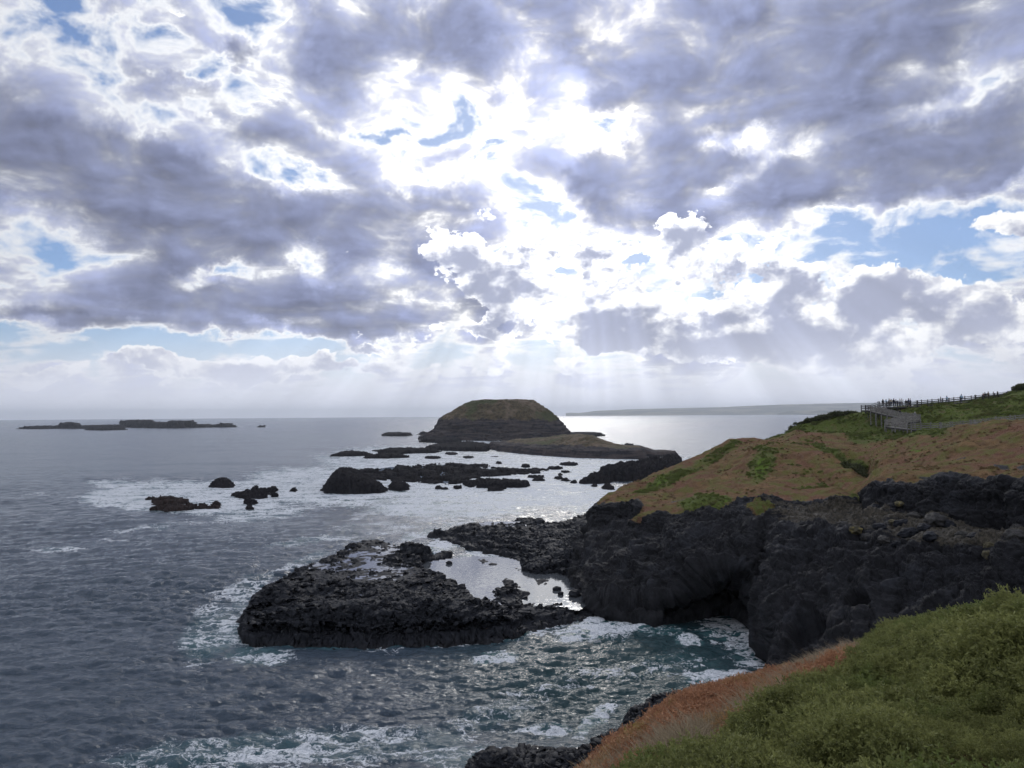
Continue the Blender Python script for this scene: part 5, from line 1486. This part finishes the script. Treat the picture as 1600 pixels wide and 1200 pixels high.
def person_parts(kind):
    J = pose(kind)
    R = dict(hip=.115, chest=(.15, .105), neck=.055, head=.085, crown=.06, hipl=.09, hipr=.09, kneel=.055, kneer=.055, ankl=.04, ankr=.04, toel=.032, toer=.032, shl=.06, shr=.06, ell=.042, elr=.042, wrl=.028, wrr=.028, handl=.034, handr=.034, fingl=.018, fingr=.018)
    ks = list(R); ix = {k: i for i, k in enumerate(ks)}
    E = [('hip', 'chest'), ('chest', 'neck'), ('neck', 'head'), ('head', 'crown')]
    for n in 'lr': E += [('hip', 'hip' + n), ('hip' + n, 'knee' + n), ('knee' + n, 'ank' + n), ('ank' + n, 'toe' + n), ('chest', 'sh' + n), ('sh' + n, 'el' + n), ('el' + n, 'wr' + n), ('wr' + n, 'hand' + n), ('hand' + n, 'fing' + n)]
    body = skin_mesh('body', [(J[k], R[k]) for k in ks], [(ix[a], ix[b]) for a, b in E])
    def sub(keys, grow, edges, name, ends={}):
        i = {k: n for n, k in enumerate(keys)}
        def rad(k):
            r = R[k]; r = r if isinstance(r, tuple) else (r, r)
            return (r[0] + grow, r[1] + grow)
        return skin_mesh(name, [(J[k], rad(k)) for k in keys], [(i[a], i[b]) for a, b in edges])
    J['waist'] = (0, 0, .86); R['waist'] = .125
    top = sub(['chest', 'waist', 'neck', 'shl', 'shr', 'ell', 'elr', 'wrl', 'wrr'], .022, [('chest', 'waist'), ('chest', 'neck'), ('chest', 'shl'), ('chest', 'shr'), ('shl', 'ell'), ('shr', 'elr'), ('ell', 'wrl'), ('elr', 'wrr')], 'jacket')
    legs = sub(['hip', 'hipl', 'hipr', 'kneel', 'kneer', 'ankl', 'ankr'], .018, [('hip', 'hipl'), ('hip', 'hipr'), ('hipl', 'kneel'), ('hipr', 'kneer'), ('kneel', 'ankl'), ('kneer', 'ankr')], 'trousers')
    h = J['head']; c = J['crown']
    hair = skin_mesh('hair', [((h[0], h[1] + .035, h[2] + .02), .088), ((c[0], c[1] + .01, c[2] + .005), .078), ((h[0], h[1] + .05, h[2] - .07), .06)], [(0, 1), (0, 2)])
    return body, top, legs, hair

M_SKIN = plain('skin', (0.42, 0.26, 0.19), .6, .08)
_cloth = {}
def cloth(c):
    if c not in _cloth: _cloth[c] = plain('cloth', c, .85, .15, 12)
    return _cloth[c]
POSES = {k: person_parts(k) for k in ('stand', 'lean', 'walk', 'phone')}
DK, NV, GR, WH, LB, BR, RD, KH = (0.02, 0.02, 0.025), (0.025, 0.035, 0.09), (0.22, 0.22, 0.24), (0.75, 0.75, 0.76), (0.28, 0.42, 0.55), (0.10, 0.07, 0.05), (0.25, 0.05, 0.05), (0.30, 0.25, 0.18)
def person(px, py, d, kind, top, legs, hair, turn, size, label):
    c = at_d(px, py - (.9 if px < 1425 and py < 640 else 0), d)
    root = empty('person', c); tag(root, label, 'person', 'walkers on the boardwalk')
    root.rotation_euler = (0, 0, math.radians(turn)); root.scale = (size * 1.1,) * 3
    for nm, me, mt in zip(('body', 'jacket', 'trousers', 'hair'), POSES[kind], (M_SKIN, cloth(top), cloth(legs), cloth(hair))):
        me2 = me.copy(); link(nm, me2, mt, root)
for a in [
    (1379.8, 636.5, 208, 'stand', DK, DK, DK, 20, 1.02, 'person in black, leftmost of the crowd at the lookout'),
    (1385.2, 636.5, 209, 'lean', LB, GR, DK, -60, .98, 'person in pale blue leaning on the rail, second from left at the lookout'),
    (1389.6, 636.2, 210, 'phone', GR, DK, DK, 40, 1.06, 'tall person in grey with raised arm, tallest head left of the crowd middle'),
    (1392.6, 636.2, 209, 'stand', KH, NV, BR, 160, 1.0, 'person in tan top close beside the tall one with raised arm'),
    (1396.6, 636.2, 211, 'stand', DK, NV, DK, 200, 1.07, 'tall person in black at the middle of the lookout crowd'),
    (1399.2, 636, 212, 'lean', GR, DK, DK, 70, .97, 'person in grey leaning just right of the tall black figure'),
    (1402.5, 636.5, 210, 'stand', NV, DK, BR, 10, .86, 'short person in navy right of the grey leaning one'),
    (1406.3, 635.8, 212, 'stand', WH, NV, DK, -30, 1.0, 'person in white top, left of the pair in white'),
    (1409.3, 635.8, 213, 'phone', WH, DK, DK, 30, 1.02, 'person in white top with raised arm, right of the pair in white'),
    (1415.7, 635.6, 213, 'stand', DK, DK, DK, 0, .86, 'small person in black between the white pair and the navy pair'),
    (1419.8, 635.4, 214, 'stand', NV, NV, DK, 90, 1.03, 'person in navy, left of the dark pair at the right of the crowd'),
    (1422.4, 635.4, 213, 'walk', NV, DK, BR, 250, 1.0, 'person in navy walking, right of the dark pair at the right of the crowd'),
    (1406.5, 652.3, 200.6, 'walk', DK, DK, DK, 280, 1.0, 'person in black walking down the stilted ramp'),
    (1429.8, 656.0, 199.2, 'stand', GR, GR, WH, 190, 1.0, 'person in grey with a white cap at the foot of the stilted ramp'),
    (1470.0, 631.8, 217.5, 'walk', GR, GR, DK, 80, 1.0, 'person in grey walking, leftmost on the long fenced walk'),
    (1479.7, 630.8, 218.3, 'walk', LB, NV, DK, 100, 1.05, 'person in pale blue top walking, second on the long fenced walk'),
    (1502.4, 628.8, 219.8, 'stand', LB, NV, DK, 170, 1.08, 'person in pale blue top and navy trousers, standing third on the long fenced walk'),
    (1536.6, 625.5, 222.8, 'walk', RD, DK, DK, 80, .98, 'person in dark red, left of the close pair near the top of the walk'),
    (1539.4, 625.3, 223, 'walk', DK, DK, DK, 100, 1.05, 'person in black, right of the close pair near the top of the walk'),
    (1544.6, 624.6, 223.6, 'stand', BR, DK, DK, 20, 1.08, 'person in dark brown just right of the close pair, hood of the hill behind'),
    (1552.6, 623.8, 224.5, 'walk', GR, DK, BR, 90, 1.0, 'person in grey half hidden by the hill near the top of the walk'),
    (1559.0, 623.0, 225.3, 'walk', DK, DK, DK, 90, 1.0, 'person whose dark head alone shows over the hill at the top of the walk')]:
    person(*a)

# ------------------------------------------------------------------ boulders on the terrace of the cliff
M_LICHEN = rock_material('lichened_boulder', (0.05, 0.045, 0.03), (0.13, 0.115, 0.065), 3, .6, tint=(0.24, 0.20, 0.07, .8))
M_GREYB = rock_material('grey_boulder', (0.025, 0.025, 0.026), (0.06, 0.058, 0.054), 3, .6)
def on_head(px, py):
    X, Y = HEADXY
    d = (X - px) ** 2 + (Y - py) ** 2
    i = np.unravel_index(np.argmin(d + (HEAD[1] > 9.5) * 1e6), d.shape)
    return HEAD[0][i]
HEADXY = project(HEAD[0])
k = 0
for (px, py, r, mt, lab) in [
    (1381, 806, 1.1, M_LICHEN, 'pale yellow lichened boulder below the block outcrop'),
    (1391, 816, .45, M_LICHEN, 'small pale lichened stone just below the big yellow boulder'),
    (1403, 789, .7, M_LICHEN, 'pale upright boulder against the left end of the dark upper cliff'),
    (1335, 829, .9, M_LICHEN, 'yellowish boulder at the brink left of the rubble'),
    (1428, 811, 1.1, M_GREYB, 'flat topped grey boulder at the foot of the upper cliff'),
    (1460, 818, 1.5, M_GREYB, 'largest grey angular boulder at the foot of the upper cliff'),
    (1582, 843, 1.3, M_GREYB, 'rounded grey boulder near the right edge of the terrace'),
    (1589, 829, .9, M_GREYB, 'grey boulder above the rounded one at the right edge of the terrace'),
    (1544, 855, .7, M_LICHEN, 'yellow boulder low on the terrace near the right edge'),
    (1564, 844, .5, M_LICHEN, 'small yellow stone between the dark and the rounded grey boulder'),
    (1527, 845, 1.2, M_ROCK, 'black boulder left of the yellow stone on the right of the terrace'),
    (1543, 870, .9, M_LICHEN, 'ochre stained slab at the terrace brink, right of centre'),
    (1366, 798, 1.0, M_ROCK, 'black boulder left of the big yellow boulder'),
    (1409, 822, 1.0, M_ROCK, 'black boulder between the yellow boulder and the flat topped grey one'),
    (1442, 828, .9, M_ROCK, 'black boulder below the flat topped grey one'),
    (1372, 826, .8, M_ROCK, 'black boulder under the small pale stone'),
    (1418, 838, 1.2, M_ROCK, 'black boulder in the middle of the terrace rubble'),
    (1452, 842, 1.0, M_ROCK, 'black boulder low in the rubble, under the largest grey one'),
    (1479, 822, .9, M_ROCK, 'black boulder right of the largest grey one'),
    (1352, 842, .9, M_GREYB, 'dull grey boulder at the brink under the yellowish one'),
    (1378, 846, .8, M_GREYB, 'dull grey boulder at the brink below the black rubble'),
    (1315, 822, .8, M_GREYB, 'grey boulder left of the yellowish brink boulder'),
    (1398, 852, .7, M_ROCK, 'black boulder right of the dull grey brink boulders'),
    (1500, 838, .8, M_GREYB, 'grey boulder on the bare ground left of the black boulder')]:
    c = on_head(px, py)
    o = link('boulder', boulder_mesh(r * .78, 300 + k, .72, 4, .5), mt)
    o.location = (c[0], c[1] - .3, c[2] + r * .25)
    tag(o, lab, 'boulder', 'boulders on the cliff terrace'); k += 1
# ------------------------------------------------------------------ the air over the sea
def build_haze():
    mb = MB(); mb.box((0, 8000, 130), (44000, 40000, 300))
    m = bpy.data.materials.new('sea_air'); m.use_nodes = True
    n = m.node_tree.nodes; n.clear()
    o = n.new('ShaderNodeOutputMaterial'); v = n.new('ShaderNodeVolumePrincipled')
    v.inputs['Color'].default_value = (0.87, 0.93, 1.0, 1); v.inputs['Density'].default_value = HAZE
    v.inputs['Anisotropy'].default_value = 0.4
    m.node_tree.links.new(v.outputs[0], o.inputs['Volume'])
    tag(mb.build('haze', m), 'pale sea haze that softens the distant coast', 'haze', kind='stuff')
HAZE = 5.0e-5
build_haze()
# ------------------------------------------------------------------ sampling
SC.render.engine = 'CYCLES'
SC.cycles.use_adaptive_sampling = True
SC.cycles.adaptive_threshold = 0.02
SC.cycles.adaptive_min_samples = 12
SC.cycles.max_bounces = 5
SC.cycles.diffuse_bounces = 2
SC.cycles.glossy_bounces = 2
SC.cycles.volume_bounces = 1
SC.cycles.transparent_max_bounces = 8
